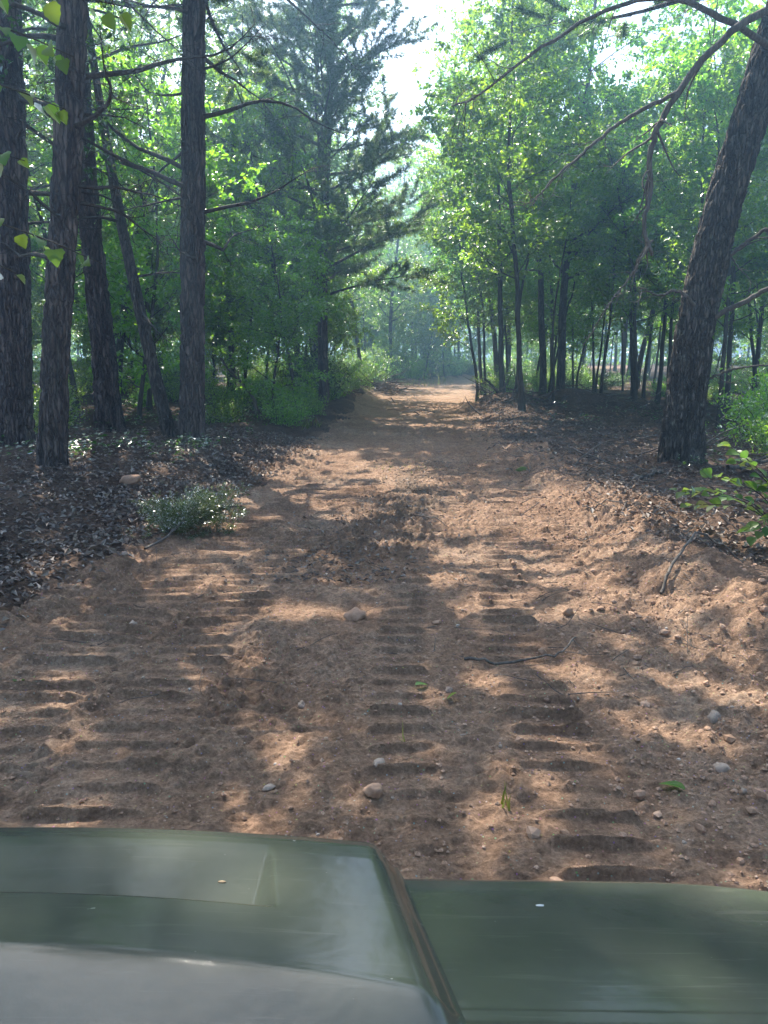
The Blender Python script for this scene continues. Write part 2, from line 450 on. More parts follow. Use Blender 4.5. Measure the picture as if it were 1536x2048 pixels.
def build_ground():
    xs = list(np.arange(-2.3, 2.6, .0175)); d = .0175; a = xs[-1]
    while a < 260: d *= 1.065; a += d; xs.append(a)
    d = .0175; a = xs[0]; pre = []
    while a > -260: d *= 1.065; a -= d; pre.append(a)
    xs = np.array(pre[::-1]+xs)
    ys = []; a = .8
    while a < 30: ys.append(a); a += (.0024*a+.0030) if a < 14 else .0045*a
    d = .13
    while a < 420: ys.append(a); a += d; d *= 1.045
    pre = []; a = .8; d = .03
    while a > -60: a -= d; pre.append(a); d *= 1.16
    ys = np.array(pre[::-1]+ys)
    X, Y = np.meshgrid(xs, ys)
    Z, DL, DR, LN = gz(X, Y, True, True)
    nx, ny = len(xs), len(ys)
    V = np.stack([X, Y, Z], -1).reshape(-1, 3)
    idx = np.arange(nx*ny).reshape(ny, nx)
    Q = np.stack([idx[:-1, :-1], idx[:-1, 1:], idx[1:, 1:], idx[1:, :-1]], -1).reshape(-1, 4)
    out = np.maximum(DL, DR-.25).reshape(-1)
    fo = out[Q].mean(1) > 0
    # leafy debris down the middle / soil spilled over the floor
    u = (X-(xl(Y)+2.45))
    deb = np.exp(-((u+.35)/.35)**2)*sst((Y-5.5)/1.5)*sst((13-Y)/4)*sst((noise2(X*3, Y*2, 81)-.3)/.3)
    deb = np.clip(deb*.85, 0, 1).reshape(-1)
    spill = (sst(1-DR/2.2)*(DR > -1)*.95*sst((noise2(X*1.3, Y*1.3, 83)-.1)/.4)+sst(1-DL/.5)*.9*(DL > -.5)*sst((noise2(X*2, Y*2, 84)-.25)/.3))
    spill = np.where(Y > 16, spill*.55, spill)
    spill = np.clip(spill, 0, 1).reshape(-1)
    for name, sel, mat, att, lab in (('dirt_track', ~fo, M['dirt'], deb, 'freshly graded red dirt track with tread prints'), ('forest_floor', fo, M['floor'], spill, 'dark forest floor on both sides of the track')):
        q = Q[sel]; used = np.unique(q); mp = np.full(len(V), -1); mp[used] = np.arange(len(used))
        me = np_mesh(name, V[used], [mp[q]], True, mat)
        at = me.attributes.new('debris', 'FLOAT', 'POINT'); at.data.foreach_set('value', att[used].astype(np.float32))
        obj(name, me, kind='structure', label=lab)
build_ground()

# ------------------------------------------------------------------ tree builders
def bark_disp(k=7.0, amp=.16, s=0, flare=.35, fl_h=.5):
    def f(th, P, rad):
        rr = rad[:, None]
        cx = np.cos(th)[None]*rr*k*2.2+50; sx = np.sin(th)[None]*rr*k*2.2+50
        zz = P[:, 2][:, None]*k*.55+0*cx
        n1 = noise3(cx, sx, zz, s); n2 = noise3(cx*2.3, sx*2.3, zz*2.6, s+1)
        fur = np.minimum(np.abs(n1-.5)*5, 1)*.75+np.minimum(np.abs(n2-.5)*5, 1)*.35
        low = noise3(cx*.18, sx*.18, zz*.15, s+2)-.5
        z0 = P[0, 2]
        fl = np.exp(-(P[:, 2]-z0)/fl_h)[:, None]*flare*(1+.45*np.sin(th*5+s)[None]+.25*np.sin(th*3+s*2)[None])
        return rr*(amp*(fur-.6)+low*.16+fl)
    return f
def trunk_mesh(mb, pts, rads, n=170, sides=56, k=7, amp=.13, s=0, flare=.35):
    P = smooth_path(pts, n)
    t = np.linspace(0, len(pts)-1, n)
    rad = np.interp(t, np.arange(len(pts)), rads)
    tube(mb, P, rad, sides, True, bark_disp(k, amp, s, flare))
    return P, rad

def decid(seed, H, cb, spread, r0, nleaf, ls, mat, nlimb=26, curve=.06, stems=1, bare=0.0, flat=.55, thin=False, top=1.0):
    """trunk mesh + crown mesh of a broadleaf tree, origin at its foot"""
    g = rng(seed); wood = MB(); twigs = []; crownwood = MB()
    for st in range(stems):
        a0 = g.uniform(0, 6.28)
        d0 = np.array([math.cos(a0)*.10*(stems > 1), math.sin(a0)*.10*(stems > 1), 1.])
        path = wander(g, (math.cos(a0)*r0*.8*(stems > 1), math.sin(a0)*r0*.8*(stems > 1), -.15), d0, H, 16, curve, .05)
        tt = np.linspace(0, 1, 17)
        rad = r0*(1-.93*tt)**.85*(1+.5*np.exp(-tt*H/.35))+.004
        tube(wood, path, rad, 9)
        for i in range(nlimb//stems):
            f = cb/H+(1-cb/H)*(i+g.random())/(nlimb//stems)*.99
            j = min(int(f*16), 15); p = path[j]+(path[j+1]-path[j])*(f*16-j)
            az = i*2.4+g.uniform(-.5, .5); prof = math.sin(math.pi*min(1, (f-cb/H)/(1-cb/H)*.80+.20))**.8
            L = spread*(.35+.65*prof)*g.uniform(.65, 1.15)*(top if f > .8 else 1)
            el = g.uniform(.15, .75)
            d = np.array([math.cos(az)*math.cos(el), math.sin(az)*math.cos(el), math.sin(el)])
            lp = wander(g, p, d, L, 7, .14, .02)
            lr = max(.006, r0*(1-f)*.42)*np.linspace(1, .25, 8)
            tube(wood if L > 1.2 else crownwood, lp, lr, 5)
            nsub = int(5+L*3.2)
            for q in range(nsub):
                ff = .22+.78*(q+g.random())/nsub; jj = min(int(ff*7), 6)
                pp = lp[jj]+(lp[jj+1]-lp[jj])*(ff*7-jj)
                ax = nrm(lp[jj+1]-lp[jj]); sd = nrm(np.cross(ax, [0, 0, 1.]))*(1 if q % 2 else -1)
                sdv = nrm(ax*.55+sd*g.uniform(.5, 1)+g.normal(0, .25, 3)*[1, 1, flat])
                SL = L*(.50-.28*ff)*g.uniform(.6, 1.3)+.18
                sp = wander(g, pp, sdv, SL, 4, .18, -.01)
                tube(crownwood, sp, np.linspace(.006, .002, 5)*max(1, r0/.06)**.5, 3, False)
                for w in range(int(2+SL*4)):
                    fw = .2+.8*g.random(); k = min(int(fw*4), 3); tp = sp[k]+(sp[k+1]-sp[k])*(fw*4-k)
                    td = nrm(nrm(sp[k+1]-sp[k])+g.normal(0, .75, 3)*[1, 1, .55])
                    twigs.append((tp, td, g.uniform(.14, .38)))
    tp = np.array([t[0] for t in twigs]); td = np.array([t[1] for t in twigs]); tl = np.array([t[2] for t in twigs])
    ids = g.integers(0, len(twigs), nleaf)
    s = g.random(nleaf)
    P = tp[ids]+td[ids]*(tl[ids]*s)[:, None]+g.normal(0, .035, (nleaf, 3))
    D = nrm(td[ids]*.6+g.normal(0, .6, (nleaf, 3))+[0, 0, -.25])
    N = nrm(np.array([0, 0, 1.])+g.normal(0, .50, (nleaf, 3)))
    size = ls*g.uniform(.55, 1.25, nleaf)
    V, T = leaf_geo(P, D, N, size, .62, .10)
    cm = MB(); cm.add(V, None, T)
    return wood, crownwood, cm

def pine_crown(seed, z0, z1, L0, L1, nper, mat, nb=60, tufts=34, nlen=.15, droop=-.05, axis=None, inner=.25, sub=3.5, outer=.15, nw=.0075, spread=.45):
    """branches with needle tufts between heights z0 and z1"""
    g = rng(seed); wood = MB(); tP = []; tD = []
    for i in range(nb):
        f = (i+g.random())/nb; z = z0+(z1-z0)*f
        p = np.array([0, 0, z]) if axis is None else axis(z)
        az = i*2.4+g.uniform(-.4, .4); L = (L0+(L1-L0)*f)*g.uniform(.6, 1.15)
        el = droop+.5*f+g.uniform(-.12, .22)
        d = np.array([math.cos(az)*math.cos(el), math.sin(az)*math.cos(el), math.sin(el)])
        lp = wander(g, p, d, L, 7, .10, .035)
        tube(wood, lp, np.linspace(.012+.011*L, .005, 8), 5)
        ns = int(3+L*sub)
        for q in range(ns):
            ff = inner+(1-inner)*(q+g.random())/ns; j = min(int(ff*7), 6); pp = lp[j]+(lp[j+1]-lp[j])*(ff*7-j)
            ax = nrm(lp[j+1]-lp[j]); sd = nrm(np.cross(ax, [0, 0, 1.]))*(1 if q % 2 else -1)
            v = nrm(ax*.8+sd*g.uniform(.4, 1)+g.normal(0, .15, 3))
            SL = (L*(.45-.25*ff)+.2)*g.uniform(.6, 1.2)
            sp = wander(g, pp, v, SL, 4, .12, .04); tube(wood, sp, np.linspace(.006, .003, 5), 3, False)
            nt = int(3+SL*tufts*.35)
            for w in range(nt):
                fw = outer+(1-outer)*(w+g.random())/nt; k = min(int(fw*4), 3)
                tP.append(sp[k]+(sp[k+1]-sp[k])*(fw*4-k)+g.normal(0, .02, 3)); tD.append(nrm(nrm(sp[k+1]-sp[k])+g.normal(0, spread, 3)+[0, 0, .1]))
    tP = np.array(tP); tD = np.array(tD); n = len(tP)
    P = np.repeat(tP, nper, 0); D = nrm(np.repeat(tD, nper, 0)+g.normal(0, .75, (n*nper, 3)))
    S = nrm(np.cross(D, g.normal(0, 1, (n*nper, 3))))
    Ln = nlen*g.uniform(.7, 1.2, n*nper)[:, None]; w = nw
    V = np.stack([P-S*w, P+S*w, P+D*Ln], 1).reshape(-1, 3)
    T = np.arange(len(V)).reshape(-1, 3)
    m = MB(); m.add(V, None, T)
    return wood, m
def make_tree(name, label, cat, woods, barkmat, crown, cmat, group=None, crownwood=None):
    t = thing(name, label, cat, group=group)
    tr = obj('trunk', woods.mesh('trunk', barkmat), t)
    kids = [tr]
    KIDS[tr.name] = []
    if crownwood is not None and crownwood.n:
        b = obj('branches', crownwood.mesh('branches', M['thin_bark']), tr, kind='stuff'); KIDS[tr.name].append(b)
    if crown is not None: kids.append(obj('crown', crown.mesh('crown', cmat, False), t))
    KIDS[t.name] = kids
    return t

# ---- the big pines along the left-hand edge
crown_a = pine_crown(101, 7.6, 18, 4.4, 1.4, 12, M['needle'], 38, 80, .17, inner=.4, sub=1.5, outer=.45, nw=.009)
crown_a_w = crown_a[0].mesh('branches', M['pine_bark']); crown_a_n = crown_a[1].mesh('crown', M['needle'], False)
crown_b = pine_crown(102, 7.2, 17, 4.6, 1.2, 12, M['needle'], 38, 80, .17, inner=.4, sub=1.5, outer=.45, nw=.009)
crown_b_w = crown_b[0].mesh('branches', M['pine_bark']); crown_b_n = crown_b[1].mesh('crown', M['needle'], False)

def dead_branches(tr, P, rad, seed, z0, z1, n, Lmax, azr=None, needles=False, mat='thin_bark'):
    g = rng(seed); zz = P[:, 2]
    for i in range(n):
        z = z0+(z1-z0)*(i+g.random())/n; k = int(np.argmin(abs(zz-z)))
        az = g.uniform(*(azr or (0, 6.28))); el = g.uniform(-.35, .35)
        d = np.array([math.cos(az)*math.cos(el), math.sin(az)*math.cos(el), math.sin(el)])
        L = Lmax*g.uniform(.35, 1.0); mb = MB()
        p0 = P[k]+d*[1, 1, 0]*rad[k]*.7
        lp = wander(g, p0, d, L, 10, .13, g.uniform(-.03, .05)); tube(mb, lp, np.linspace(.012+.011*L, .004, 11), 6)
        for q in range(int(3+L*4)):
            f = g.uniform(.2, 1); j = min(int(f*10), 9); ax = nrm(lp[j+1]-lp[j])
            sp = wander(g, lp[j]+(lp[j+1]-lp[j])*(f*10-j), nrm(ax*.7+g.normal(0, .6, 3)), g.uniform(.15, .3)*L+.1, 5, .2); tube(mb, sp, np.linspace(.007, .002, 6), 3, False)
            for e in range(2):
                j2 = g.integers(1, 5); tube(mb, wander(g, sp[j2], nrm(g.normal(0, 1, 3)), g.uniform(.1, .35), 3, .2), np.linspace(.003, .0015, 4), 3, False)
        b = obj('branch', mb.mesh('branch', M[mat]), tr)
        if needles:
            pass
# name, foot x,y, path (dx,dy,z), radii, label
PINES = [
 ('pine_tree', 'thick pine trunk at the outer edge of the left pine row', (-6.05, 12.4), [(0, 0, -.2), (.19, 0, 1.8), (.40, 0, 4.6), (.62, 0, 9), (.9, .1, 17.5)], [.24, .215, .20, .175, .03], 1, crown_a_w, crown_a_n, (12, 3.0, 8, 2.8)),
 ('pine_tree', 'nearest pine of the left row, reddish trunk with a long vertical seam', (-4.62, 10.45), [(0, 0, -.2), (.24, 0, 1.8), (.58, 0, 4.2), (.95, 0, 8), (1.3, .1, 17)], [.165, .165, .16, .145, .03], 2, crown_b_w, crown_b_n, (14, 2.6, 7.5, 2.6)),
 ('pine_tree', 'dark pine trunk standing between the seamed pine and the slanting thin tree', (-5.68, 15.75), [(0, 0, -.2), (-.03, 0, 1.9), (-.10, 0, 4.4), (-.15, .1, 8), (-.2, .2, 17)], [.24, .22, .20, .175, .03], 3, crown_a_w, crown_a_n, (12, 2.6, 9, 2.6)),
 ('pine_tree', 'straight brown pine trunk with scaly bark, closest to the track on the left bank', (-3.55, 13.98), [(0, 0, -.2), (.12, 0, 2), (.28, 0, 5), (.48, 0, 9), (.7, .1, 18)], [.205, .195, .185, .16, .03], 4, crown_b_w, crown_b_n, (22, 3.0, 9, 3.2)),
]
for nm, lab, (x, y), pts, rads, s, cw, cn, (nb, z0, z1, Lm) in PINES:
    t = thing(nm, lab, 'tree', (x, y, gz1(x, y)-.02))
    mb = MB(); P, rad = trunk_mesh(mb, pts, rads, 260, 72, 8, .26, s, .38)
    tr = obj('trunk', mb.mesh('trunk', M['pine_bark']), t)
    cr = obj('crown', cn, t, (pts[3][0], pts[3][1], 0)); cr.rotation_euler = (0, 0, s*1.3)
    cb_ = obj('crown_branches', cw, t, (pts[3][0], pts[3][1], 0)); cb_.rotation_euler = (0, 0, s*1.3)
    dead_branches(tr, P, rad, 200+s, z0, z1, nb, Lm)
    if s == 2:  # the pale seam (old lightning scar) down the trunk
        sm = MB(); a = 2*np.pi*.0
        k = slice(12, 70); tube(sm, P[k]+np.array([.085, -.135, 0]), np.full(58, .022)*np.linspace(1, .4, 58), 6)
        obj('bark_seam', sm.mesh('bark_seam', M['oak_bark']), tr)

# the slanting thin tree whose foot meets the straight pine
def slanted():
    x, y = -3.93, 14.15
    t = thing('slanting_tree', 'thin mottled tree slanting left from the foot of the straight pine', 'tree', (x, y, gz1(x, y)-.02))
    mb = MB(); P, rad = trunk_mesh(mb, [(.05, 0, -.2), (-.13, 0, .45), (-.34, .05, 1.5), (-.58, .1, 2.8), (-.87, .2, 4.6), (-1.2, .3, 7.5), (-1.3, .4, 9)], [.14, .125, .11, .10, .085, .05, .01], 150, 30, 10, .08, 9, .15)
    tr = obj('trunk', mb.mesh('trunk', M['oak_bark']), t)
    dead_branches(tr, P, rad, 231, 1.8, 7.5, 7, 2.0)
    _, cwd, cm = decid(301, 9, 4.2, 2.2, .08, 5200, .10, M['leaf_dark'], 16)
    c = obj('crown', cm.mesh('crown', M['leaf_dark'], False), t, (-1.0, .2, 0)); obj('crown_branches', cwd.mesh('crown_branches', M['thin_bark']), t, (-1.0, .2, 0))
slanted()

# the mid-distance pine beside the track
def mid_pine():
    x, y = -1.92, 24.5
    t = thing('pine_tree', 'mid-distance pine with a slim straight trunk and wide feathery crown beside the track', 'tree', (x, y, gz1(x, y)-.02))
    mb = MB(); P, rad = trunk_mesh(mb, [(0, 0, -.2), (.0, 0, 3), (.1, 0, 6), (.34, 0, 10), (.4, 0, 15.5)], [.16, .15, .135, .10, .02], 160, 30, 7, .12, 12, .25)
    tr = obj('trunk', mb.mesh('trunk', M['pine_bark']), t)
    w, n = pine_crown(111, 3.3, 16.5, 3.7, 2.9, 19, M['needle'], 92, 46, .19, .16, nw=.0065, spread=.8)
    obj('crown', n.mesh('crown', M['needle'], False), t); obj('crown_branches', w.mesh('crown_branches', M['pine_bark']), t)
mid_pine()

# the big leaning tree on the right with its long dead limbs
def leaning():
    x, y = 4.55, 11.5
    t = thing('leaning_tree', 'big flaky-barked tree leaning right, standing alone beside the leafy shoot', 'tree', (x, y, gz1(x, y)-.02))
    mb = MB(); P, rad = trunk_mesh(mb, [(0, 0, -.25), (-.03, 0, .9), (.02, -.03, 2.0), (.24, -.1, 3.6), (.66, -.2, 5.6), (1.0, -.3, 8), (1.3, -.4, 15)], [.30, .275, .255, .235, .215, .18, .03], 280, 84, 9, .22, 21, .2)
    tr = obj('trunk', mb.mesh('trunk', M['oak_bark']), t)
    g = rng(77)
    def limb(pts, r0, r1, ntw, tl, mat='dead_limb', name='dead_limb'):
        m = MB(); n = 40
        pp = smooth_path(pts, n)-np.array([x, y, 0]); tube(m, pp+g.normal(0, .008, pp.shape), np.linspace(r0, r1, n), 8)
        for i in range(ntw):
            k = g.integers(6, n-1); ax = nrm(pp[k]-pp[k-1])
            sp = wander(g, pp[k], nrm(ax*.6+g.normal(0, .6, 3)+[0, 0, -.35]), tl*g.uniform(.3, 1.1), 6, .2, -.02); tube(m, sp, np.linspace(max(.006, r1*.9), .002, 7), 4, False)
            for e in range(3):
                j = g.integers(1, 6); tube(m, wander(g, sp[j], nrm(g.normal(0, 1, 3)+[0, 0, -.3]), tl*g.uniform(.1, .45), 4, .2), np.linspace(.005, .0015, 5), 3, False)
        obj(name, m.mesh(name, M[mat]), tr)
    # hanging limb: drops from the upper trunk towards the track
    limb([(5.35, 11.2, 6.0), (4.75, 10.6, 5.85), (4.1, 10.5, 5.35), (3.6, 10.5, 4.66), (3.43, 10.5, 4.2), (3.47, 10.5, 3.7), (3.38, 10.4, 3.3), (3.5, 10.4, 2.9)], .055, .022, 12, 1.0)
    limb([(3.75, 10.5, 4.9), (3.0, 10.4, 4.5), (2.5, 10.3, 4.1), (2.1, 10.2, 3.75), (1.85, 10.1, 3.45)], .03, .006, 9, .8)
    limb([(3.5, 10.4, 3.1), (3.2, 10.3, 2.6), (2.95, 10.2, 2.3), (2.6, 10.1, 1.75)], .018, .005, 8, .6)
    # arching limb over the track
    limb([(5.3, 11.2, 5.6), (4.3, 10.6, 5.75), (3.6, 10.5, 5.95), (2.82, 10.5, 5.85), (1.85, 10.5, 5.32), (1.2, 10.5, 4.85), (.85, 10.4, 4.7)], .045, .008, 12, .9)
    # short stubs low on the trunk
    limb([(4.75, 11.3, 2.1), (4.2, 11.2, 2.5), (3.9, 11.1, 2.45), (3.55, 11.0, 2.55)], .03, .008, 5, .5)
    limb([(4.7, 11.35, 2.1), (5.4, 11.0, 2.55), (5.9, 10.8, 2.75), (6.5, 10.6, 3.1)], .04, .015, 5, .7)
    limb([(4.75, 11.4, 2.85), (5.4, 11.2, 3.35), (6.1, 11.0, 3.4)], .035, .012, 5, .7)
    limb([(4.7, 11.4, 1.25), (5.3, 11.3, 1.45), (6.3, 11.0, 1.5)], .02, .008, 5, .5)
    c = obj('crown', crown_a_n, t, (1.0, -.3, -1.5)); c.rotation_euler = (0, 0, 2.2)
    b = obj('crown_branches', crown_a_w, t, (1.0, -.3, -1.5)); b.rotation_euler = (0, 0, 2.2)
leaning()

# ---- broadleaf prototypes
G_L = 'young broadleaf trees in the thicket left of the track'
G_R = 'young broadleaf trees in the thicket right of the track'
G_F = 'trees closing the far end of the track'
PROTO = []
def proto(name, *a, bark='thin_bark', **k):
    w, cw, c = decid(*a, **k)
    t = make_tree(name, 'tmp', 'tree', w, M[bark], c, a[7], None, cw)
    PROTO.append(t); return t
sapA = proto('young_tree', 1, 8.5, 1.5, 2.2, .055, 13500, .125, M['leaf'], nlimb=30)
sapB = proto('young_tree', 2, 9.5, 2.3, 2.5, .065, 14500, .13, M['leaf'], nlimb=30, curve=.08)
sapC = proto('young_tree', 3, 6.5, .7, 2.0, .045, 12500, .12, M['leaf'], nlimb=30, curve=.07)
sapD = proto('young_tree', 4, 11, 3.2, 2.6, .075, 15500, .13, M['leaf'], nlimb=30, curve=.05)
tallA = proto('broadleaf_tree', 5, 15.5, 4.2, 3.9, .16, 25000, .14, M['leaf'], nlimb=40, curve=.035, bark='oak_bark')
tallB = proto('broadleaf_tree', 6, 14.5, 4.6, 3.7, .13, 23000, .135, M['leaf'], nlimb=38, curve=.05, bark='oak_bark')
pole = proto('thin_tree', 7, 9.5, 4.5, 1.6, .05, 7000, .12, M['leaf'], nlimb=14, curve=.05)
w_, n_ = pine_crown(112, 4.5, 16, 2.9, .8, 7, M['needle'], 60, 30, .17, .05)
tw_ = MB(); tube(tw_, [(0, 0, -.2), (0, 0, 4), (.08, 0, 9), (0, 0, 16.5)], [.19, .16, .11, .01], 12)
farpine = make_tree('pine_tree', 'tmp', 'tree', tw_, M['pine_bark'], n_, M['needle'], None, w_); PROTO.append(farpine)
def shrub_geo(seed, H, W, nleaf, ls, nst=14):
    g = rng(seed); wd = MB(); pts = []; ds = []
    for i in range(nst):
        az = g.uniform(0, 6.28); el = g.uniform(.7, 1.45)
        d = np.array([math.cos(az)*math.cos(el), math.sin(az)*math.cos(el), math.sin(el)])
        lp = wander(g, (g.normal(0, W*.15), g.normal(0, W*.15), -.05), d, H*g.uniform(.6, 1.1), 8, .15); tube(wd, lp, np.linspace(.011, .003, 9), 4, False)
        for q in range(9):
            f = g.uniform(.15, 1); j = min(int(f*8), 7); sp = wander(g, lp[j], nrm(nrm(lp[j+1]-lp[j])*.5+g.normal(0, .7, 3)), H*g.uniform(.12, .4), 4, .2); tube(wd, sp, np.linspace(.004, .0015, 5), 3, False)
            for k in range(1, 5):
                for e in range(3): pts.append(sp[k]+g.normal(0, .06, 3)); ds.append(nrm(sp[k]-sp[k-1]))
    pts = np.array(pts); ds = np.array(ds); ids = g.integers(0, len(pts), nleaf)
    P = pts[ids]+g.normal(0, .05, (nleaf, 3)); P[:, 2] = np.maximum(P[:, 2], .03)
    V, T = leaf_geo(P, nrm(ds[ids]*.5+g.normal(0, .6, (nleaf, 3))), nrm(np.array([0, 0, 1.])+g.normal(0, .5, (nleaf, 3))), ls*g.uniform(.5, 1.3, nleaf), .5, .1)
    m = MB(); m.add(V, None, T); return wd, m
def sproto(seed, *a, mat='leaf', **k):
    wd, m = shrub_geo(seed, *a, **k)
    t = thing('shrub', 'tmp', 'shrub'); s_ = obj('stems', wd.mesh('stems', M['thin_bark']), t); f_ = obj('foliage', m.mesh('foliage', M[mat], False), t)
    KIDS[t.name] = [s_, f_]; PROTO.append(t); return t
shA = sproto(21, 1.3, 1.2, 3400, .075)
shB = sproto(22, 1.9, 1.3, 4200, .085)
shC = sproto(23, .7, .9, 2400, .06)
shD = sproto(24, 1.6, 1.4, 4200, .075, mat='leaf_dark')

# ---- named trees on the right
def put(p, x, y, rz, sc, label, group=None, name=None):
    return copy_tree(p, (x, y, gz1(x, y)-.03), rz, sc, label, group, name)
put(tallA, 6.45, 28.0, .4, (1.0, 1.0, 1.02), 'thicker dark trunk of the close pair behind the root heap on the right')
put(tallB, 5.68, 27.6, 2.1, (1.0, 1.0, 1.05), 'slimmer crooked trunk of the close pair behind the root heap on the right')
put(sapD, 3.92, 25.2, 1.2, (1.15, 1.15, 1.15), 'slim upright trunk between the root heap and the track edge')
put(sapB, 3.75, 31.0, 3.0, .95, 'thin twin-stemmed young tree at the right track edge before the bend')
put(pole, 4.15, 31.5, 5.0, 1.1, 'bare lower stem just right of the twin-stemmed young tree')
put(pole, 4.75, 27.5, 2.5, 1.15, 'crooked bare stem left of the close pair of trunks')
put(sapD, 4.6, 36, .5, 1.1, 'dark leaning stem half hidden behind the slim upright trunk')
put(pole, 8.9, 27.5, 4.0, 1.2, 'dark bare stem standing right of the root heap')
put(tallB, -8.6, 24.5, 1.0, 1.0, 'dark trunk half hidden just right of the straight pine on the left bank', None)
put(sapA, -2.7, 31, 2.2, 1.0, 'young tree with a straight stem just right of the mid-distance pine')

put(tallA, -3.1, 36, .3, 1.0, 'tall leafy tree behind the mid-distance pine, beside the left track edge')
put(tallB, 5.7, 38, 4.3, 1.0, 'tall leafy tree behind the twin-stemmed young tree at the right track edge')
put(tallB, -1.4, 47, 2.6, 1.0, 'tall hazy tree at the left track edge just before the bend')
put(tallA, 7.6, 47, 5.2, 1.0, 'tall hazy tree inside the right-hand bend')
put(tallA, .5, 57, 1.0, 1.0, 'tall sunlit tree closing the view left of the bend')
put(tallB, 2.3, 64, 2.0, 1.05, 'tall slim tree straight behind the far bend')
put(tallA, 4.6, 72, 3.0, 1.1, 'tallest tree behind the far bend, under the sky gap')
put(sapC, 3.0, 60, 3.0, 1.3, 'low bushy tree filling the end of the track')
put(sapC, 5.2, 66, 1.0, 1.4, 'low bushy tree right of the track end')
_g = rng(440)
for i in range(12):
    y_ = 50+i*2.4; x_ = float(xl(y_))-.9-_g.uniform(0, .8)
    put([shB, shA, shD, sapC][i % 4], x_, y_, _g.uniform(0, 6.28), _g.uniform(1.3, 1.9) if i % 4 < 3 else .8, f'{["first", "second", "third", "fourth", "fifth", "sixth", "seventh", "eighth", "ninth", "tenth", "eleventh", "twelfth"][i]} bush along the outer edge of the far bend, nearest first', 'bushes along the far bend')
for i in range(14):
    y_ = 21.5+i*2.0; x_ = float(xl(y_))-.75-_g.uniform(0, .7)
    if abs(y_-24.5) < 1.2: x_ -= .3; y_ += 1.3
    put([shC, shA, shB, shD][i % 4], x_, y_, _g.uniform(0, 6.28), _g.uniform(.65, 1.0), f'{["first", "second", "third", "fourth", "fifth", "sixth", "seventh", "eighth", "ninth", "tenth", "eleventh", "twelfth", "thirteenth", "fourteenth"][i]} bush along the left track edge past the litter, nearest first', 'bushes along the left track edge')
for i, (x_, y_, s_) in enumerate([(6.6, 12.6, .8), (7.6, 14.5, 1.0), (6.2, 15.5, .7), (8.8, 16.5, 1.1), (7.2, 11.2, .55)]):
    put([shA, shB, shC, shA, shC][i], x_, y_, i*1.3, s_, f'{["leafy", "tall", "knee-high", "rearmost", "smallest"][i]} shrub behind and right of the leaning tree', 'shrubs right of the leaning tree')
# ---- random forest
def corridor(x, y, m): return xl(y)-m < x < xr(y)+m
placed = [(6.45, 28, 1), (5.68, 27.6, 1), (3.92, 25.2, .8), (3.75, 31, .8), (4.55, 11.5, 1.5), (-6.05, 12.4, 1), (-4.62, 10.45, 1), (-5.68, 15.75, 1), (-3.55, 14, 1), (-1.92, 24.5, 1.2), (-8.6, 24.5, 1.2), (-2.7, 31, .8)]
def free(x, y, d): return all((x-a)**2+(y-b)**2 > ((d+c)*.75)**2 for a, b, c in placed)
ALL = []
def scatter(seed, n, box, protos, probs, margin, dmin, label, group, smin=.8, smax=1.2, test=None):
    g = rng(seed); k = 0; tries = 0
    while k < n and tries < n*60:
        tries += 1
        x = g.uniform(box[0], box[1]); y = g.uniform(box[2], box[3])
        if corridor(x, y, margin) or not free(x, y, dmin): continue
        if test and not test(x, y): continue
        p = protos[g.choice(len(protos), p=probs)]
        s = g.uniform(smin, smax)
        ALL.append((put(p, x, y, g.uniform(0, 6.28), (s, s, s*g.uniform(.92, 1.1)), label, group), p.name, x, y)); placed.append((x, y, dmin)); k += 1
inview = lambda x, y: abs(x) < .56*y+3.5
scatter(401, 42, (-16, 0, 16, 44), [sapA, sapB, sapC, sapD, tallA], [.24, .22, .30, .14, .10], 1.3, 1.25, 'young leafy tree in the crowded thicket left of the track', G_L, test=inview)
scatter(402, 30, (-45, 0, 46, 110), [tallA, tallB, sapB, farpine], [.35, .25, .2, .2], 1.8, 2.1, 'tall tree deep in the woods left of the track', 'tall trees deep in the left woods', .85, 1.15, test=inview)
scatter(403, 42, (2, 17, 17, 44), [sapB, sapD, pole, tallB], [.34, .26, .32, .08], 1.1, 1.2, 'slender young tree in the crowded thicket right of the track', G_R, test=lambda x, y: inview(x, y) and y > 14+.45*x)
scatter(404, 30, (6, 50, 46, 110), [tallA, tallB, sapB, farpine], [.35, .25, .2, .2], 1.8, 2.1, 'tall tree deep in the woods right of the track', 'tall trees deep in the right woods', .85, 1.15, test=inview)
scatter(405, 34, (-8, 26, 56, 100), [sapA, sapB, sapC, sapD, tallA, tallB], [.15, .15, .2, .1, .2, .2], -20, 1.6, 'sunlit young tree closing the view at the far end of the track', G_F, .85, 1.2, test=lambda x, y: not corridor(x, y, 1.2))
# shrubs
scatter(411, 52, (-14, -1, 14, 45), [shA, shB, shC, shD], [.3, .2, .3, .2], .75, .6, 'low leafy shrub under the trees left of the track', 'shrubs left of the track', .7, 1.3, test=lambda x, y: inview(x, y) and (x > xl(y)-3.4 or y > 14.5) and not (x > -4.2 and y < 17))
scatter(412, 34, (3, 22, 19, 48), [shA, shB, shD], [.4, .2, .4], 1.2, .6, 'low leafy shrub under the trees right of the track', 'shrubs right of the track', .6, 1.2, test=lambda x, y: inview(x, y) and y > 15+.3*x and not (x < 9.5 and y < 29))
scatter(410, 44, (-40, 44, 40, 75), [sapC, shB, sapA], [.5, .25, .25], 1.5, 1.5, 'low sunlit tree in the back of the woods', 'low trees in the back of the woods', .9, 1.4, test=inview)
scatter(413, 16, (-5, 14, 46, 66), [shA, shB], [.5, .5], -30, .7, 'pale sunlit shrub crowding the far bend of the track', 'shrubs at the far bend', .9, 1.6, test=lambda x, y: not corridor(x, y, .5))

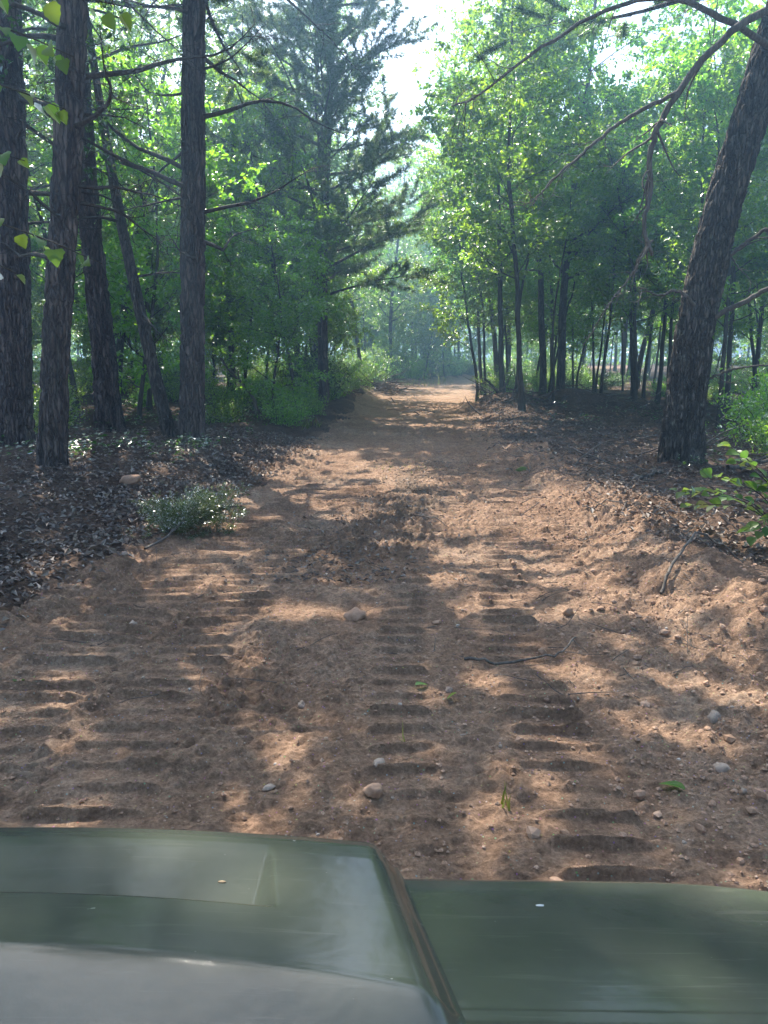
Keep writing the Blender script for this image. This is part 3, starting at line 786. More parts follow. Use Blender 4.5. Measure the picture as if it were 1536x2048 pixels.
scatter(421, 9, (-16, 16, -16, 9), [tallA, tallB, farpine], [.4, .3, .3], 2.0, 2.6, 'tall tree of the woods beside and behind the vehicle, out of view, added to block sky light', 'added shade trees beside and behind the vehicle', .9, 1.15, test=lambda x, y: abs(x) > .6*y+2.5)  # more of the wood, unseen, added to cut sky light from sides and rear
# labels that single each background plant out: its kind, its row and the landmarks it stands between
KINDW = {sapA.name: 'slender leafy young tree', sapB.name: 'high-crowned young tree', sapC.name: 'bushy low-branched young tree', sapD.name: 'dark-leaved young tree', tallA.name: 'tall thick-trunked tree', tallB.name: 'tall slim-trunked tree', pole.name: 'bare-stemmed thin tree', farpine.name: 'pine', shA.name: 'small leafy shrub', shB.name: 'tall airy shrub', shC.name: 'knee-high shrub', shD.name: 'dark-leaved shrub'}
LMK = [(-9, 'beyond the left picture edge'), (-.47, 'behind the outermost left pine'), (-.40, 'by the seamed pine'), (-.33, 'by the dark pine'), (-.27, 'by the straight pine'), (-.20, 'right of the straight pine'), (-.13, 'left of the mid-distance pine'), (-.06, 'right of the mid-distance pine'), (.0, 'at the left track edge'), (.06, 'at the bend'), (.12, 'at the right track edge'), (.18, 'by the slim upright trunk'), (.25, 'by the close pair'), (.31, 'right of the root heap'), (.37, 'left of the leaning tree'), (.44, 'behind the leaning tree'), (.52, 'right of the leaning tree'), (.6, 'beyond the right picture edge')]
ROWS = [(18, 'foremost'), (24, 'near'), (32, 'middle'), (42, 'deeper'), (60, 'far'), (999, 'farthest')]
cells = {}
for o, k, x, y in ALL:
    if y < 10: continue
    a = x/y; w = [t for v, t in LMK if a >= v][-1]; r = [t for v, t in ROWS if y < v][0]
    cells.setdefault((r, KINDW[k], w), []).append((a, o))
ORD = ['first', 'second', 'third', 'fourth', 'fifth', 'sixth', 'seventh', 'eighth', 'ninth']
for (r, k, w), li in cells.items():
    li.sort(key=lambda e: e[0])
    for i, (a, o) in enumerate(li):
        o['label'] = f'{r} {k} {w}' + ('' if len(li) == 1 else f', {ORD[i]} from left')

# remove the prototypes themselves
for p in PROTO:
    for ch in KIDS[p.name]:
        for gch in KIDS.get(ch.name, []): bpy.data.objects.remove(gch)
        bpy.data.objects.remove(ch)
    bpy.data.objects.remove(p)

def far_woods():
    g = rng(430); n = 45000
    a = g.uniform(-.95, .95, n); d = 118+g.uniform(0, 26, n); h = 13+7*noise2(a*26, a*0+3, 91)
    z = gz(np.sin(a)*d, np.cos(a)*d, False)+h*g.random(n)**1.1
    P = np.stack([np.sin(a)*d, np.cos(a)*d, z], -1)
    V, T = leaf_geo(P, g.normal(0, 1, (n, 3)), g.normal(0, .7, (n, 3))+[0, 0, 1.], g.uniform(.4, .95, n), .7, .1)
    m = MB(); m.add(V, None, T); obj('far_woods', m.mesh('far_woods', M['leaf'], False), None, kind='stuff', label='far-off woods closing the view behind all the trunks')
far_woods()
# ------------------------------------------------------------------ near leafy things with countable leaves
def big_leaf_mesh(name, lobes, mat):
    """a leaf 1 long along +Y, slightly cupped"""
    n = 22; t = np.linspace(0, 1, n)
    w = (.36+.12*lobes)*np.sin(np.pi*np.clip(t**(.8-.25*lobes), 0, 1))**.85*(1+lobes*np.sin(t*np.pi*7)*.07)+.003
    V = []; F = []
    for i in range(n):
        z = -.22*t[i]**2
        V += [(-w[i], t[i], z+w[i]*.35), (0, t[i], z), (w[i], t[i], z+w[i]*.35)]
    for i in range(n-1):
        a = i*3; F += [(a, a+1, a+4, a+3), (a+1, a+2, a+5, a+4)]
    return np_mesh(name, V, [F], True, mat)
M['leaf_near'] = m_leaf('near_leaf', [(.055, .115, .03), (.08, .15, .035), (.10, .17, .035), (.065, .13, .04)], 1.7, .15)
LEAF_L = big_leaf_mesh('leaf', 1.0, M['leaf_near']); LEAF_O = big_leaf_mesh('leaf', 0.0, M['leaf_near'])
def add_leaf(parent, me, p, d, size, g, up=.6):
    d = nrm(np.array(d)); n = nrm(np.array([0, 0, 1.])*up+g.normal(0, .35, 3)); s = nrm(np.cross(d, n)); n = np.cross(s, d)
    o = obj('leaf', me, parent)
    o.matrix_local = Matrix(((s[0]*size, d[0]*size, n[0]*size, p[0]), (s[1]*size, d[1]*size, n[1]*size, p[1]), (s[2]*size, d[2]*size, n[2]*size, p[2]), (0, 0, 0, 1)))
def near_sapling():
    x, y = -3.15, 4.2; z = gz1(x, y)
    t = thing('poplar_sapling', 'leafy sapling outside the left edge, its broad backlit leaves hanging into the upper corner', 'sapling', (x, y, z-.02))
    g = rng(55); mb = MB(); st = smooth_path([(0, 0, -.1), (.05, 0, 1.2), (.1, .05, 2.4), (.3, .1, 3.4), (.6, .15, 4.2)], 30); tube(mb, st, np.linspace(.035, .012, 30), 8)
    tr = obj('trunk', mb.mesh('trunk', M['thin_bark']), t)
    # leafy side branches, each reaching into the upper left corner
    for p0, p1, k in [((.1, .05, 2.4), (1.62, .1, 2.1), 9), ((.2, .08, 3.0), (1.45, .2, 2.9), 10), ((.3, .1, 3.3), (1.85, .1, 3.35), 12), ((.12, .05, 2.6), (1.25, .1, 2.62), 8), ((.3, .1, 3.3), (1.55, .1, 3.12), 11), ((.3, .1, 3.5), (1.4, -.1, 3.45), 9), ((.12, .05, 2.2), (1.15, .1, 2.05), 6)]:
        p0 = np.array(p0); p1 = np.array(p1); m = MB()
        pp = smooth_path([p0, p0*.6+p1*.4+[0, 0, .12], p0*.25+p1*.75+[0, 0, .08], p1], 14); tube(m, pp, np.linspace(.008, .003, 14), 5)
        for i in range(k):
            j = 5+int((13-5)*(i+.5)/k); ax = nrm(pp[j]-pp[j-1]); side = np.array([-ax[1], ax[0], 0])*(1 if i % 2 else -1)
            d = nrm(ax*.4+side*g.uniform(.4, 1)+[0, 0, g.uniform(-.9, .1)]); L = g.uniform(.04, .08)
            tube(m, np.array([pp[j], pp[j]+d*L*.6+[0, 0, .01], pp[j]+d*L]), [.002, .0015, .0015], 3, False)
            add_leaf(t, LEAF_L, pp[j]+d*L, d+[0, 0, -.25], g.uniform(.06, .105), g)
        obj('branch', m.mesh('branch', M['thin_bark']), tr)
near_sapling()
def right_shoot():
    x, y = 3.62, 6.45; z = gz1(x, y)
    t = thing('leafy_shoot', 'leafy green shoot reaching in from the right edge below the leaning tree', 'shoot', (x, y, z))
    g = rng(56)
    for p1, k in [((-1.0, .15, .45), 13), ((-.8, .0, .62), 12), ((-.5, .2, .72), 10), ((-.55, -.35, .25), 9), ((-.3, .1, .5), 9), ((-.75, .5, .4), 9), ((-.45, -.1, .12), 8), ((-.85, .3, .3), 10), ((-.6, .15, .85), 10), ((-.2, -.2, .7), 9), ((-.3, -.45, .02), 8)]:
        p1 = np.array(p1); pp = smooth_path([(0, 0, -.05), p1*.4+[0, 0, .16], p1*.75+[0, 0, .10], p1], 16); m = MB(); tube(m, pp, np.linspace(.007, .0025, 16), 5)
        for i in range(k):
            j = 4+int(11.9*(i+.5)/k); ax = nrm(pp[j]-pp[j-1]); side = np.array([-ax[1], ax[0], 0])*(1 if i % 2 else -1)
            d = nrm(ax*.6+side*g.uniform(.4, 1)+[0, 0, g.uniform(-.3, .35)]); L = g.uniform(.02, .05)
            tube(m, np.array([pp[j], pp[j]+d*L*.5, pp[j]+d*L]), [.002, .0015, .0015], 3, False)
            add_leaf(t, LEAF_O, pp[j]+d*L, d, g.uniform(.075, .14), g)
        obj('stem', m.mesh('stem', M['thin_bark']), t)
right_shoot()
def cut_bough():
    x, y = -1.95, 7.0; z = gz1(x, y)
    t = thing('cut_cedar_bough', 'cut evergreen bough lying on the left edge of the track', 'bough', (x, y, z))
    g = rng(57); m = MB(); P = []; D = []
    ax = smooth_path([(-.12, -.62, .03), (-.02, -.3, .06), (.02, 0, .12), (.2, .25, .2), (.55, .35, .22)], 20); tube(m, ax, np.linspace(.013, .006, 20), 6)
    for i in range(60):
        f = .35+.65*i/60; p = ax[int(f*19)]
        tgt = np.array([g.uniform(-.45, .62), g.uniform(.0, .5), g.uniform(.04, .44)])
        sp = wander(g, p, tgt-p, np.linalg.norm(tgt-p)*g.uniform(.7, 1.1), 7, .14); sp[:, 2] = np.maximum(sp[:, 2], .015); tube(m, sp, np.linspace(.004, .0015, 8), 4, False)
        for k in range(1, 8):
            for e in range(5):
                q = wander(g, sp[k], nrm(nrm(sp[k]-sp[k-1])+g.normal(0, .6, 3)), g.uniform(.05, .12), 3, .2)
                for h in range(1, 4):
                    for w in range(5): P.append(q[h]+g.normal(0, .006, 3)); D.append(nrm(nrm(q[h]-q[h-1])+g.normal(0, .6, 3)))
    P = np.array(P); D = np.array(D); S = nrm(np.cross(D, g.normal(0, 1, P.shape))); L = g.uniform(.015, .032, len(P))[:, None]
    P[:, 2] = np.maximum(P[:, 2], .01)
    V = np.stack([P-S*.003, P+S*.003, P+D*L], 1).reshape(-1, 3); nm = MB(); nm.add(V, None, np.arange(len(V)).reshape(-1, 3))
    obj('stem', m.mesh('stem', M['dead_limb']), t); obj('foliage', nm.mesh('foliage', M['cedar'], False), t)
cut_bough()

# ------------------------------------------------------------------ stones, sticks, roots
def stone(x, y, size, label, seed, mat='stone', flat=.6, name='stone', sink=.36):
    g = rng(seed); V = ICO3_V.copy(); o = g.uniform(0, 50, 3); V = V*(1+.28*(noise3(V[:, 0]*4+o[1], V[:, 1]*4+o[0], V[:, 2]*4+o[2], 6)-.5)+.14*(noise3(V[:, 0]*9+o[1], V[:, 1]*9+o[0], V[:, 2]*9+o[2], 8)-.5))[:, None]
    V = V*(1+.55*(noise3(V[:, 0]*1.6+o[0], V[:, 1]*1.6+o[1], V[:, 2]*1.6+o[2], 3)-.5)[:, None])*np.array([1, g.uniform(.65, .9), flat])
    me = np_mesh(name, V*size/2, [ICO3_F], mat != 'stone', M[mat])
    ob = obj(name, me, None, (x, y, gz1(x, y)+size*flat*.5*(1-2*sink)), label=label, category='stone'); ob.rotation_euler = (g.normal(0, .2), g.normal(0, .2), g.uniform(0, 6.28))
stone(-.19, 4.74, .14, 'wedge-shaped reddish stone in the middle of the track', 1, 'clod', flat=.5, sink=.25)
stone(-.02, 2.86, .075, 'smooth grey-brown stone low in the middle of the track near the hood', 2, 'pebble', .7)
stone(-.04, 2.66, .08, 'large round reddish clod of stone just ahead of the fender gap', 3, 'clod', .75)
stone(-.40, 3.42, .05, 'small pale upright stone left of the track centre', 4, 'pebble', .9, sink=.1)
stone(2.07, 11.2, .24, 'mossy green stone on the right side of the track', 5, 'moss', .55)
stone(3.05, 5.35, .16, 'rounded grey stone at the right edge under the bank', 6, 'pebble', .8)
stone(-3.05, 9.0, .26, 'orange-brown lump of clay in the leaf litter on the left bank', 7, 'clod', .55)
stone(-1.62, 4.65, .055, 'pale pebble standing on the left tread prints', 8, 'pebble', .7)
stone(1.42, 2.92, .075, 'pale stone on the right of the track close to the fender', 9, 'pebble', .7)
stone(1.55, 3.3, .085, 'tan rounded stone at the right picture edge above the fender', 10, 'pebble', .7)
stone(-.46, 2.75, .05, 'pale flat pebble just ahead of the hood', 11, 'pebble', .5)
stone(.33, 3.6, .05, 'tan pebble right of the track centre on bare soil', 12, 'pebble', .7)
stone(1.2, 4.72, .08, 'brown clod on the right tread prints beside the fallen stick', 13, 'clod', .75)
stone(-2.15, 6.1, .07, 'pale tan stone at the edge of the left leaf litter', 14, 'pebble', .8)
def stick(name, label, pts, r0, r1, mat='dead_limb', seed=0, tw=0, onground=True):
    g = rng(900+seed); P = smooth_path(pts, 26)
    if onground: P[:, 2] += gz(P[:, 0], P[:, 1])
    P += g.normal(0, r0*.18, P.shape); c = P[0].copy(); m = MB(); tube(m, P-c, np.linspace(r0, r1, 26), 7)
    for i in range(tw):
        k = g.integers(6, 25); tube(m, wander(g, P[k]-c, nrm(nrm(P[k]-P[k-1])+g.normal(0, .5, 3)*[1, 1, .4]), g.uniform(.1, .3), 5, .2), np.linspace(r1, r1*.4, 6), 4, False)
    obj(name, m.mesh(name, M[mat]), None, tuple(c), label=label, category='stick')
stick('fallen_stick', 'long crooked stick lying across the right tread prints', [(.45, 4.0, .015), (.62, 3.95, .02), (.8, 3.98, .03), (.98, 4.05, .03), (1.12, 4.2, .06)], .009, .005, 'dead_limb', 1)
stick('root', 'pale exposed root forking out of the right bank near the picture edge', [(1.9, 5.0, .02), (2.05, 5.2, .06), (2.3, 5.5, .12), (2.55, 5.65, .1), (2.8, 5.7, .02)], .012, .006, 'dead_limb', 2, 3)
stick('root', 'thin wavy root on the churned soil below the leaning tree', [(2.1, 7.9, .03), (2.3, 7.7, .06), (2.5, 7.55, .03), (2.75, 7.35, .05), (2.95, 7.2, 0)], .008, .004, 'dead_limb', 3, 2)
stick('vine', 'thin bent vine looping up beside the leaning tree', [(2.75, 11.0, .02), (3.1, 11.3, .25), (3.5, 11.5, .42), (3.85, 11.4, .32), (3.8, 11.2, .1), (3.6, 11.0, .03)], .012, .006, 'twig', 4, 1)
stick('fallen_branch', 'straight grey branch lying toward the foot of the leaning tree', [(2.85, 11.6, .2), (3.3, 11.2, .12), (3.8, 10.8, .06), (4.3, 10.5, .03)], .015, .007, 'twig', 5, 4)
stick('fallen_branch', 'pale split piece of wood on the soil left of the leaning tree', [(3.35, 10.2, .04), (3.6, 10.25, .05), (3.85, 10.4, .06)], .035, .02, 'dead_limb', 6)
stick('fallen_branch', 'sunlit pale branch on the ground right of the leaning tree', [(4.7, 10.3, .08), (5.1, 10.5, .12), (5.6, 10.7, .16), (6.1, 10.2, .12), (6.4, 9.5, .05)], .03, .018, 'dead_limb', 7, 5)
stick('dead_stub', 'broken dead stick leaning out of the right bank over the far track', [(3.9, 25.6, 0), (3.55, 25.3, .3), (3.3, 25.2, .55)], .05, .03, 'thin_bark', 8)
stick('fallen_branch', 'dead crooked branch propped up in the left thicket before the mid-distance pine', [(-3.3, 20.0, 0), (-3.45, 20.2, .5), (-3.8, 20.3, .9), (-4.3, 20.4, 1.5)], .05, .03, 'twig', 9, 5)
stick('fallen_branch', 'pale broken stick at the left track edge far ahead', [(.55, 41, .02), (.9, 40.5, .1), (1.2, 40, .2)], .05, .04, 'dead_limb', 10)
# brush heaps of roots and sticks pushed aside
def brush(label, cx, cy, wx, wy, n, seed, rmax=.03):
    g = rng(seed); t = thing('brush_heap', label, 'brush', (cx, cy, 0)); m = MB()
    for i in range(n):
        x = g.normal(0, wx); y = g.normal(0, wy); z = gz1(cx+x, cy+y)+g.uniform(0, .12 if rmax < .034 else .5); L = g.uniform(.4, 1.8) if rmax > .01 else g.uniform(.2, .7)
        az = g.uniform(0, 6.28); el = g.normal(.05, .22)
        tube(m, wander(g, (x, y, z), (math.cos(az), math.sin(az), el), L, 6, .14), np.linspace(1, .3, 7)*g.uniform(.006, rmax), 5)
    obj('sticks', m.mesh('sticks', M['twig']), t, kind='stuff')
brush('tangled heap of roots and sticks in front of the close pair of trunks', 6.0, 24.3, 2.0, 1.0, 130, 61)
brush('loose sticks strewn over the floor right of the leaning tree', 7.0, 13.5, 1.8, 2.0, 70, 62, .018)
brush('grey brush pushed up along the left track edge far ahead', .0, 40, .45, 3.5, 170, 63, .035)
brush('pale rootlets and twigs on the soil left of the leaning tree', 3.2, 9.6, .8, 1.2, 80, 64, .009)

# ------------------------------------------------------------------ litter and soil
def litter(name, label, seed, n, fx, size, flat=.35, mat='litter'):
    g = rng(seed); x, y = fx(g, n); z = gz(x, y)
    P = np.stack([x, y, z+.004+g.random(len(x))*.02], -1); a = g.uniform(0, 6.28, len(x))
    D = np.stack([np.cos(a), np.sin(a), g.normal(0, flat, len(x))], -1); N = nrm(np.array([0, 0, 1.])+g.normal(0, flat, (len(x), 3)))
    V, T = leaf_geo(P, D, N, size*g.uniform(.5, 1.3, len(x)), .5, .22)
    m = MB(); m.add(V, None, T); obj(name, m.mesh(name, M[mat], False), None, kind='stuff', label=label)
def fx_left(g, n):
    y = 3.2+13*g.random(n)**1.3; x = xl(y)-.1-g.exponential(1.9, n)+g.normal(0, .15, n); return x, y
def fx_right(g, n):
    y = 6+18*g.random(n)**1.2; x = xr(y)+.2+g.exponential(2.6, n)+g.normal(0, .3, n); return x, y
def fx_road(g, n):
    y = 2+14*g.random(n)**1.4; u = g.normal(-.3, .45, n); x = xl(y)+2.45+u; return x, y
litter('leaf_litter', 'carpet of dead leaves on the bank left of the track', 71, 17000, fx_left, .075)
litter('leaf_litter', 'dead leaves scattered over the soil right of the track', 72, 13000, fx_right, .075)
litter('leaf_scraps', 'torn leaf scraps trodden into the middle of the track', 73, 2200, lambda g, n: (lambda a: (a[0], 5.5+np.abs(a[1]-2)*.5))(fx_road(g, n)), .045)
def twigs():
    g = rng(75); m = MB()
    for i in range(1700):
        y = 3.5+15*g.random()**1.2
        x = float(xr(y))+g.normal(.4, 1.0) if i % 3 else float(xl(y))-g.exponential(1.5)
        if i % 9 == 0: x = g.uniform(-2, 2)
        L = g.uniform(.06, .4); a = g.uniform(0, 6.28)
        p = wander(g, (x, y, gz1(x, y)+.006), (math.cos(a), math.sin(a), g.normal(0, .12)), L, 3, .16); tube(m, p, np.linspace(.0032, .0015, 4), 3, False)
    obj('twigs', m.mesh('twigs', M['twig']), None, kind='stuff', label='fine twigs and rootlets strewn over the soil')
twigs()
def clods(name, label, seed, n, fx, smin, smax, mat, sm, BV=ICO_V, BF=ICO_F):
    g = rng(seed); x, y = fx(g, n); n = len(x); nv = len(BV); s = (smin+(smax-smin)*g.random(n)**4)
    z = gz(x, y)
    V = BV[None]*(1+g.uniform(-.32, .32, (n, nv, 1)))*s[:, None, None]*np.stack([np.ones(n), g.uniform(.6, 1, n), g.uniform(.5, .85, n)], -1)[:, None]*.5
    a = g.uniform(0, 6.28, n); c, d = np.cos(a)[:, None], np.sin(a)[:, None]
    V = np.stack([V[..., 0]*c-V[..., 1]*d, V[..., 0]*d+V[..., 1]*c, V[..., 2]], -1)+np.stack([x, y, z+s*.12], -1)[:, None]
    T = (BF[None]+np.arange(n)[:, None, None]*nv).reshape(-1, 3)
    obj(name, np_mesh(name, V.reshape(-1, 3), [T], sm, M[mat]), None, kind='stuff', label=label)
def fx_soil(g, n):
    y = 1.9+14*g.random(n)**2.2; x = np.where(g.random(n) < .45, xr(y)+g.normal(-.1, .6, n), g.uniform(-2.4, 2.4, n)); return x, y
OCT_V = np.array([(1, 0, 0), (0, 1, 0), (-1, 0, 0), (0, -1, 0), (0, 0, 1), (0, 0, -1)], float); OCT_F = np.array([(0, 1, 4), (1, 2, 4), (2, 3, 4), (3, 0, 4), (1, 0, 5), (2, 1, 5), (3, 2, 5), (0, 3, 5)])
def fx_drift(g, n):
    x, y = fx_soil(g, n*3); k = np.nonzero(fbm2(x*1.7, y*1.7, 88, 3)+.18*g.normal(0, 1, n*3) > .06)[0][:n]; return x[k], y[k]
clods('soil_crumbs', 'loose crumbs of red soil over the track', 81, 34000, fx_drift, .006, .028, 'clod', False, OCT_V, OCT_F)
clods('soil_clods', 'broken clods of red soil along the churned right side of the track', 83, 1500, lambda g, n: (lambda y: (xr(y)+g.normal(-.25, .7, n), y))(2+11*g.random(n)**1.6), .02, .065, 'clod', False)
clods('pebbles', 'small pale pebbles scattered over the track', 82, 1100, fx_soil, .006, .03, 'pebble', True)

def ground_plants():
    g = rng(86); n = 1500; k = 9
    y = 10.5+18*g.random(n); x = np.where(g.random(n) < .55, xl(y)-1.2-np.abs(g.normal(0, 4.5, n)), xr(y)+2.0+np.abs(g.normal(0, 5, n)))
    m_ = fbm2(x*.6, y*.6, 95, 2) > -.02; x = x[m_]; y = y[m_]; n = len(x); z = gz(x, y)
    P = np.repeat(np.stack([x, y, z], -1), k, 0)+np.stack([g.normal(0, .06, n*k), g.normal(0, .06, n*k), g.uniform(.02, .22, n*k)], -1)
    a = g.uniform(0, 6.28, n*k); D = np.stack([np.cos(a), np.sin(a), g.normal(.1, .3, n*k)], -1)
    V, T = leaf_geo(P, D, nrm(np.array([0, 0, 1.])+g.normal(0, .35, (n*k, 3))), g.uniform(.04, .11, n*k), .55, .1)
    m = MB(); m.add(V, None, T); obj('ground_plants', m.mesh('ground_plants', M['leaf_dark'], False), None, kind='stuff', label='small seedlings and creeping plants on the forest floor')
ground_plants()
# grass sprigs
def sprig(label, x, y, n, h, seed, spread=.05):
    g = rng(seed); P = np.zeros((n, 3)); m = MB()
    for i in range(n):
        a = g.uniform(0, 6.28); p = wander(g, (g.normal(0, spread), g.normal(0, spread), -.01), (math.cos(a)*.4, math.sin(a)*.4, 1), h*g.uniform(.5, 1.1), 5, .14, -.06)
        s = np.array([-math.sin(a), math.cos(a), 0]); w = np.array([.004, .005, .0045, .0035, .002, .0003])[:, None]*min(2.5, max(1, h/.15))
        V = np.concatenate([p-s*w, p+s*w]); k = np.arange(5); m.add(V, np.stack([k, k+1, k+7, k+6], -1))
    obj('grass_tuft', m.mesh('grass_tuft', M['grass']), None, (x, y, gz1(x, y)), label=label, category='grass')
sprig('small green grass sprig ahead of the fender', .46, 2.58, 5, .10, 91, .012)
sprig('single pale grass stalk in the middle of the track near the hood', .10, 3.05, 2, .12, 92, .005)
sprig('yellow-green grass patch in the sunlit middle of the track', .35, 11.8, 60, .06, 93, .4)
sprig('grass clump on the left bank where the litter ends', -2.0, 18.2, 90, .35, 94, .25)
sprig('tall pale grass at the far bend of the track', 3.6, 52.5, 30, 1.4, 95, .5)
sprig('sunlit grass at the end of the left track edge', 1.6, 50, 90, .5, 96, .7)
def ground_leaf(label, x, y, size, seed):
    g = rng(seed); ob = obj('fallen_green_leaf', LEAF_O, None, (x, y, gz1(x, y)+.02), label=label, category='leaf'); ob.scale = (size,)*3; ob.rotation_euler = (g.normal(0, .3), g.normal(0, .3), g.uniform(0, 6.28))
ground_leaf('large green leaf lying on the soil right of the grass sprig', 1.17, 2.68, .10, 1)
ground_leaf('blue-green leaf lying near the centre of the track', .16, 3.62, .07, 2)
ground_leaf('small pale green leaf right of the track centre', .31, 3.45, .06, 3)
ground_leaf('dark green leaf on the left tread prints', -1.95, 3.75, .08, 4)

# ------------------------------------------------------------------ the vehicle
VX = -.38
def vehicle():
    t = thing('utility_vehicle', 'olive green off-road vehicle front seen over its scuffed hood', 'vehicle', (VX, 0, 0))
    # hood: profile (y, drop)
    py = np.array([.22, .30, .40, .47, .525, .537, .543, .549, .60, .66, .70, .725, .742, .752, .758, .764, .772, .785])
    pz = np.array([-.072, -.051, -.028, -.0125, -.0022, -.0006, .0010, -.0010, -.0098, -.020, -.0265, -.032, -.039, -.054, -.083, -.13, -.24, -.42])
    def prof(n):
        s = np.concatenate([[0], np.cumsum(np.hypot(np.diff(py), np.diff(pz)))])
        q = np.concatenate([np.linspace(0, s[7], n//3), np.linspace(s[7], s[12], n//2)[1:], np.linspace(s[12], s[-1], n//3)[1:]])
        return np.interp(q, s, py), np.interp(q, s, pz)
    yy, zz = prof(200)
    # light smoothing of the polyline profile
    for _ in range(2):
        zz[1:-1] = (zz[:-2]+2*zz[1:-1]+zz[2:])/4; yy[1:-1] = (yy[:-2]+2*yy[1:-1]+yy[2:])/4
    nu = 171; ss = np.linspace(-1, 1, nu); ss = np.sign(ss)*np.abs(ss)**.8
    S, Yg = np.meshgrid(ss, yy); Zg = np.repeat(zz[:, None], nu, 1)
    W = np.interp(Yg, [.22, .49, .53, .764], [.50, .462, .448, .388])
    U = S*W
    Y2 = np.where(Yg > .55, .55+(Yg-.55)*1.09, Yg)-.036*(U/.415)**2*np.interp(Yg, [.55, .70], [1, .45])
    Z = 1.18+Zg-.012*(U/.4)**2
    roll = sst((np.abs(S)-.90)/.10); Z -= .028*roll**2.0*np.clip((Yg-.2)/.45, .35, 1)
    # sunken panel behind the nose
    c0 = .614; c1 = .712; f = np.clip((Yg-c0)/(c1-c0), 0, 1)
    side = sst((.262+.022*(1-f)-np.abs(U))/(.005+.022*(1-f)))
    near = sst((Yg-c0)/.003)*(Yg < c1)
    Z -= .011*(1-f)**.9*side*near
    V = np.stack([U, Y2, Z], -1).reshape(-1, 3); ny = len(yy); idx = np.arange(ny*nu).reshape(ny, nu)
    Q = np.stack([idx[:-1, :-1], idx[:-1, 1:], idx[1:, 1:], idx[1:, :-1]], -1).reshape(-1, 4)
    hd = obj('hood', np_mesh('hood', V, [Q], True, M['hood']), t, label='scuffed hood panel with a sunken centre')
    # fenders
    fy = np.array([.22, .32, .42, .49, .505, .515, .53, .58, .65, .70, .727, .742, .750, .755, .765])
    fz = np.array([-.052, -.032, -.014, -.0018, .0010, -.0022, -.005, -.018, -.040, -.057, -.068, -.080, -.105, -.15, -.28])
    for sgn in (1, -1):
        q = np.concatenate([np.linspace(.22, .49, 40), np.linspace(.492, .53, 40), np.linspace(.532, .727, 60), np.linspace(.729, .765, 40)])
        zq = np.interp(q, fy, fz)
        for _ in range(4): zq[1:-1] = (zq[:-2]+2*zq[1:-1]+zq[2:])/4
        nv = 90; vv = np.linspace(0, 1, nv); Vv, Yq = np.meshgrid(vv, q); Zq = np.repeat(zq[:, None], nv, 1)
        inner = np.interp(Yq, [.22, .49, .53, .764], [.50, .462, .448, .388])-.012
        Uq = inner+(.90-inner)*Vv
        Yq2 = Yq-.004*Vv-.025*np.clip((Vv-.55)/.45, 0, 1)**2
        Yq2 = np.where(Yq2 > .53, .53+(Yq2-.53)*1.22, Yq2); Zq = 1.134+Zq-.006*np.sin(Vv*np.pi)*0-.004*Vv-.16*np.clip((Vv-.84)/.16, 0, 1)**2.2
        Vt = np.stack([Uq*sgn, Yq2, Zq], -1).reshape(-1, 3); n1 = len(q); idx = np.arange(n1*nv).reshape(n1, nv)
        Q = np.stack([idx[:-1, :-1], idx[:-1, 1:], idx[1:, 1:], idx[1:, :-1]], -1).reshape(-1, 4)
        if sgn < 0: Q = Q[:, ::-1]
        obj('fender', np_mesh('fender', Vt, [Q], True, M['hood']), t)
    def box(name, x0, x1, y0, y1, z0, z1, mat, par=t, bev=.01):
        import bmesh
        bm = bmesh.new(); bmesh.ops.create_cube(bm, size=1)
        for v in bm.verts: v.co = ((x0+x1)/2+v.co.x*(x1-x0), (y0+y1)/2+v.co.y*(y1-y0), (z0+z1)/2+v.co.z*(z1-z0))
        bmesh.ops.bevel(bm, geom=bm.edges[:], offset=bev, segments=2, affect='EDGES')
        me = bpy.data.meshes.new(name); bm.to_mesh(me); bm.free(); me.materials.append(mat); return obj(name, me, par)
    box('inner_body', -.80, .80, .20, .70, .55, .93, M['black'], bev=.03)
    box('front_fascia', -.62, .62, .66, .742, .45, .92, M['black'], bev=.03)
    for k in range(5): box('grille_bar', -.28, .28, .743, .757, .52+k*.045, .54+k*.045, M['steel'], bev=.004)
    b = MB(); tube(b, smooth_path([(-.7, .72, .45), (-.5, .84, .45), (0, .88, .45), (.5, .84, .45), (.7, .72, .45)], 30), .03, 10); obj('bumper', b.mesh('bumper', M['black']), t)
    for s in (1, -1):
        box('headlight', s*.50-.09, s*.50+.09, .735, .755, .74, .84, M['lamp'], bev=.009)
        for wy in (.42, -1.45):
            # tyre as a lathe with lugs, rim inside
            th = np.linspace(0, 2*np.pi, 73)[:-1]; prof_ = [(-.10, .17), (-.125, .25), (-.12, .31), (-.08, .325), (.08, .325), (.12, .31), (.125, .25), (.10, .17)]
            rings = []
            for px_, pr in prof_:
                rr = pr+(.012*((np.floor(th/(2*np.pi)*36)) % 2) if pr > .32 else 0*th)
                rings.append(np.stack([np.full(72, px_), np.cos(th)*rr, np.sin(th)*rr], -1))
            Vw = np.concatenate(rings)+[s*.66, wy, .335]; idx = np.arange(8*72).reshape(8, 72); a = idx[:-1]; bb = np.roll(a, -1, 1); d = idx[1:]; c = np.roll(d, -1, 1)
            wh = obj('wheel', None, t); obj('tyre', np_mesh('tyre', Vw, [np.stack([a, bb, c, d], -1).reshape(-1, 4)], False, M['rubber']), wh)
            rm = MB(); tube(rm, [(s*.66-.09, wy, .335), (s*.66-.085, wy, .335), (s*.66+.085, wy, .335), (s*.66+.09, wy, .335)], [.05, .165, .165, .05], 24); obj('rim', rm.mesh('rim', M['steel']), wh)
    box('floor_pan', -.70, .70, -1.75, .20, .42, .50, M['black'])
    box('dashboard', -.74, .74, .12, .21, .75, 1.10, M['black'], bev=.03)
    box('seat', -.66, .66, -.85, -.35, .55, .78, M['vinyl'], bev=.05)
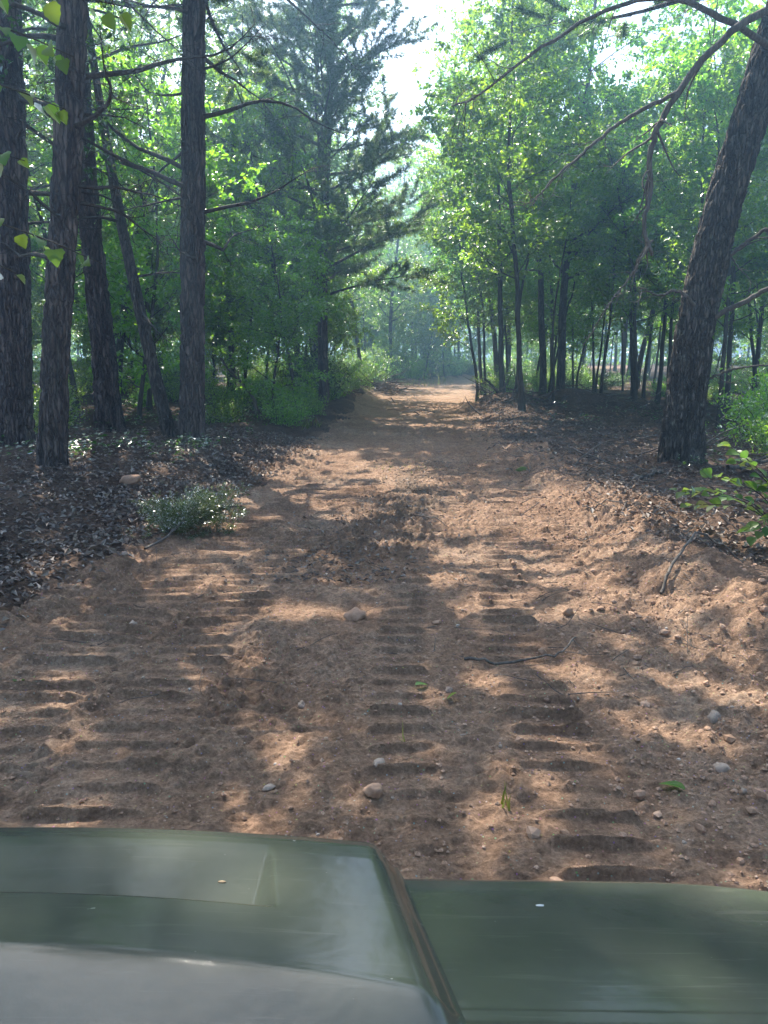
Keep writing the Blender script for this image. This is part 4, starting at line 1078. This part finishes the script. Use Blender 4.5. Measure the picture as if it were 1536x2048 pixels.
    box('backrest', -.66, .66, -.98, -.86, .80, 1.30, M['vinyl'], bev=.05)
    for s in (1, -1): box('side_panel', s*.735-.03, s*.735+.03, -1.75, .12, .45, .78, M['hood'], bev=.02)
    box('cargo_bed', -.70, .70, -1.75, -1.02, .56, .95, M['hood'], bev=.03)
vehicle()
def on_hood(name, label, cat, x, y, z, mat, sc, seed):
    best = 9
    for o_ in bpy.data.objects:
        if o_.name.startswith(('hood', 'fender')):
            c_ = np.empty(len(o_.data.vertices)*3, np.float32); o_.data.vertices.foreach_get('co', c_); c_ = c_.reshape(-1, 3)
            d_ = np.hypot(c_[:, 0]+VX-x, c_[:, 1]-y); i_ = int(np.argmin(d_))
            if d_[i_] < best: best = d_[i_]; z = float(c_[i_, 2])+sc[2]*.3
    g = rng(seed); V = ICO2_V*(1+.5*(noise3(ICO2_V[:, 0]*2+9+seed, ICO2_V[:, 1]*2+9, ICO2_V[:, 2]*2+9, 1)-.5)[:, None])*np.array(sc)
    obj(name, np_mesh(name, V, [ICO2_F], True, M[mat]), None, (x, y, z), label=label, category=cat)
on_hood('seed_husk', 'tiny tan husk lying in the sunken panel of the hood', 'husk', -.158, .655, 1.152, 'husk', (.004, .0016, .0012), 3)
on_hood('bird_dropping', 'small white dropping on the fender top', 'dropping', .165, .705, 1.089, 'white', (.005, .0016, .0004), 5)

# ------------------------------------------------------------------ haze, doubling as glare veil
def haze():
    import bmesh
    bm = bmesh.new(); bmesh.ops.create_cube(bm, size=1)
    for v in bm.verts: v.co = (v.co.x*540, 185+v.co.y*520, 10.5+v.co.z*31)
    me = bpy.data.meshes.new('haze'); bm.to_mesh(me); bm.free()
    m = bpy.data.materials.new('glare_haze'); m.use_nodes = True; t = m.node_tree; t.nodes.clear()
    o = t.nodes.new('ShaderNodeOutputMaterial'); p = t.nodes.new('ShaderNodeVolumePrincipled')
    p.inputs['Color'].default_value = (.38, .68, 1, 1); p.inputs['Density'].default_value = HAZE; p.inputs['Anisotropy'].default_value = .68  # blue tint and forward scatter imitate windscreen glare on top of the air haze
    t.links.new(p.outputs[0], o.inputs['Volume']); me.materials.append(m)
    obj('haze', me, None, kind='stuff', label='pale bluish haze between the trees, also standing in for windscreen glare')
HAZE = .0054
haze()
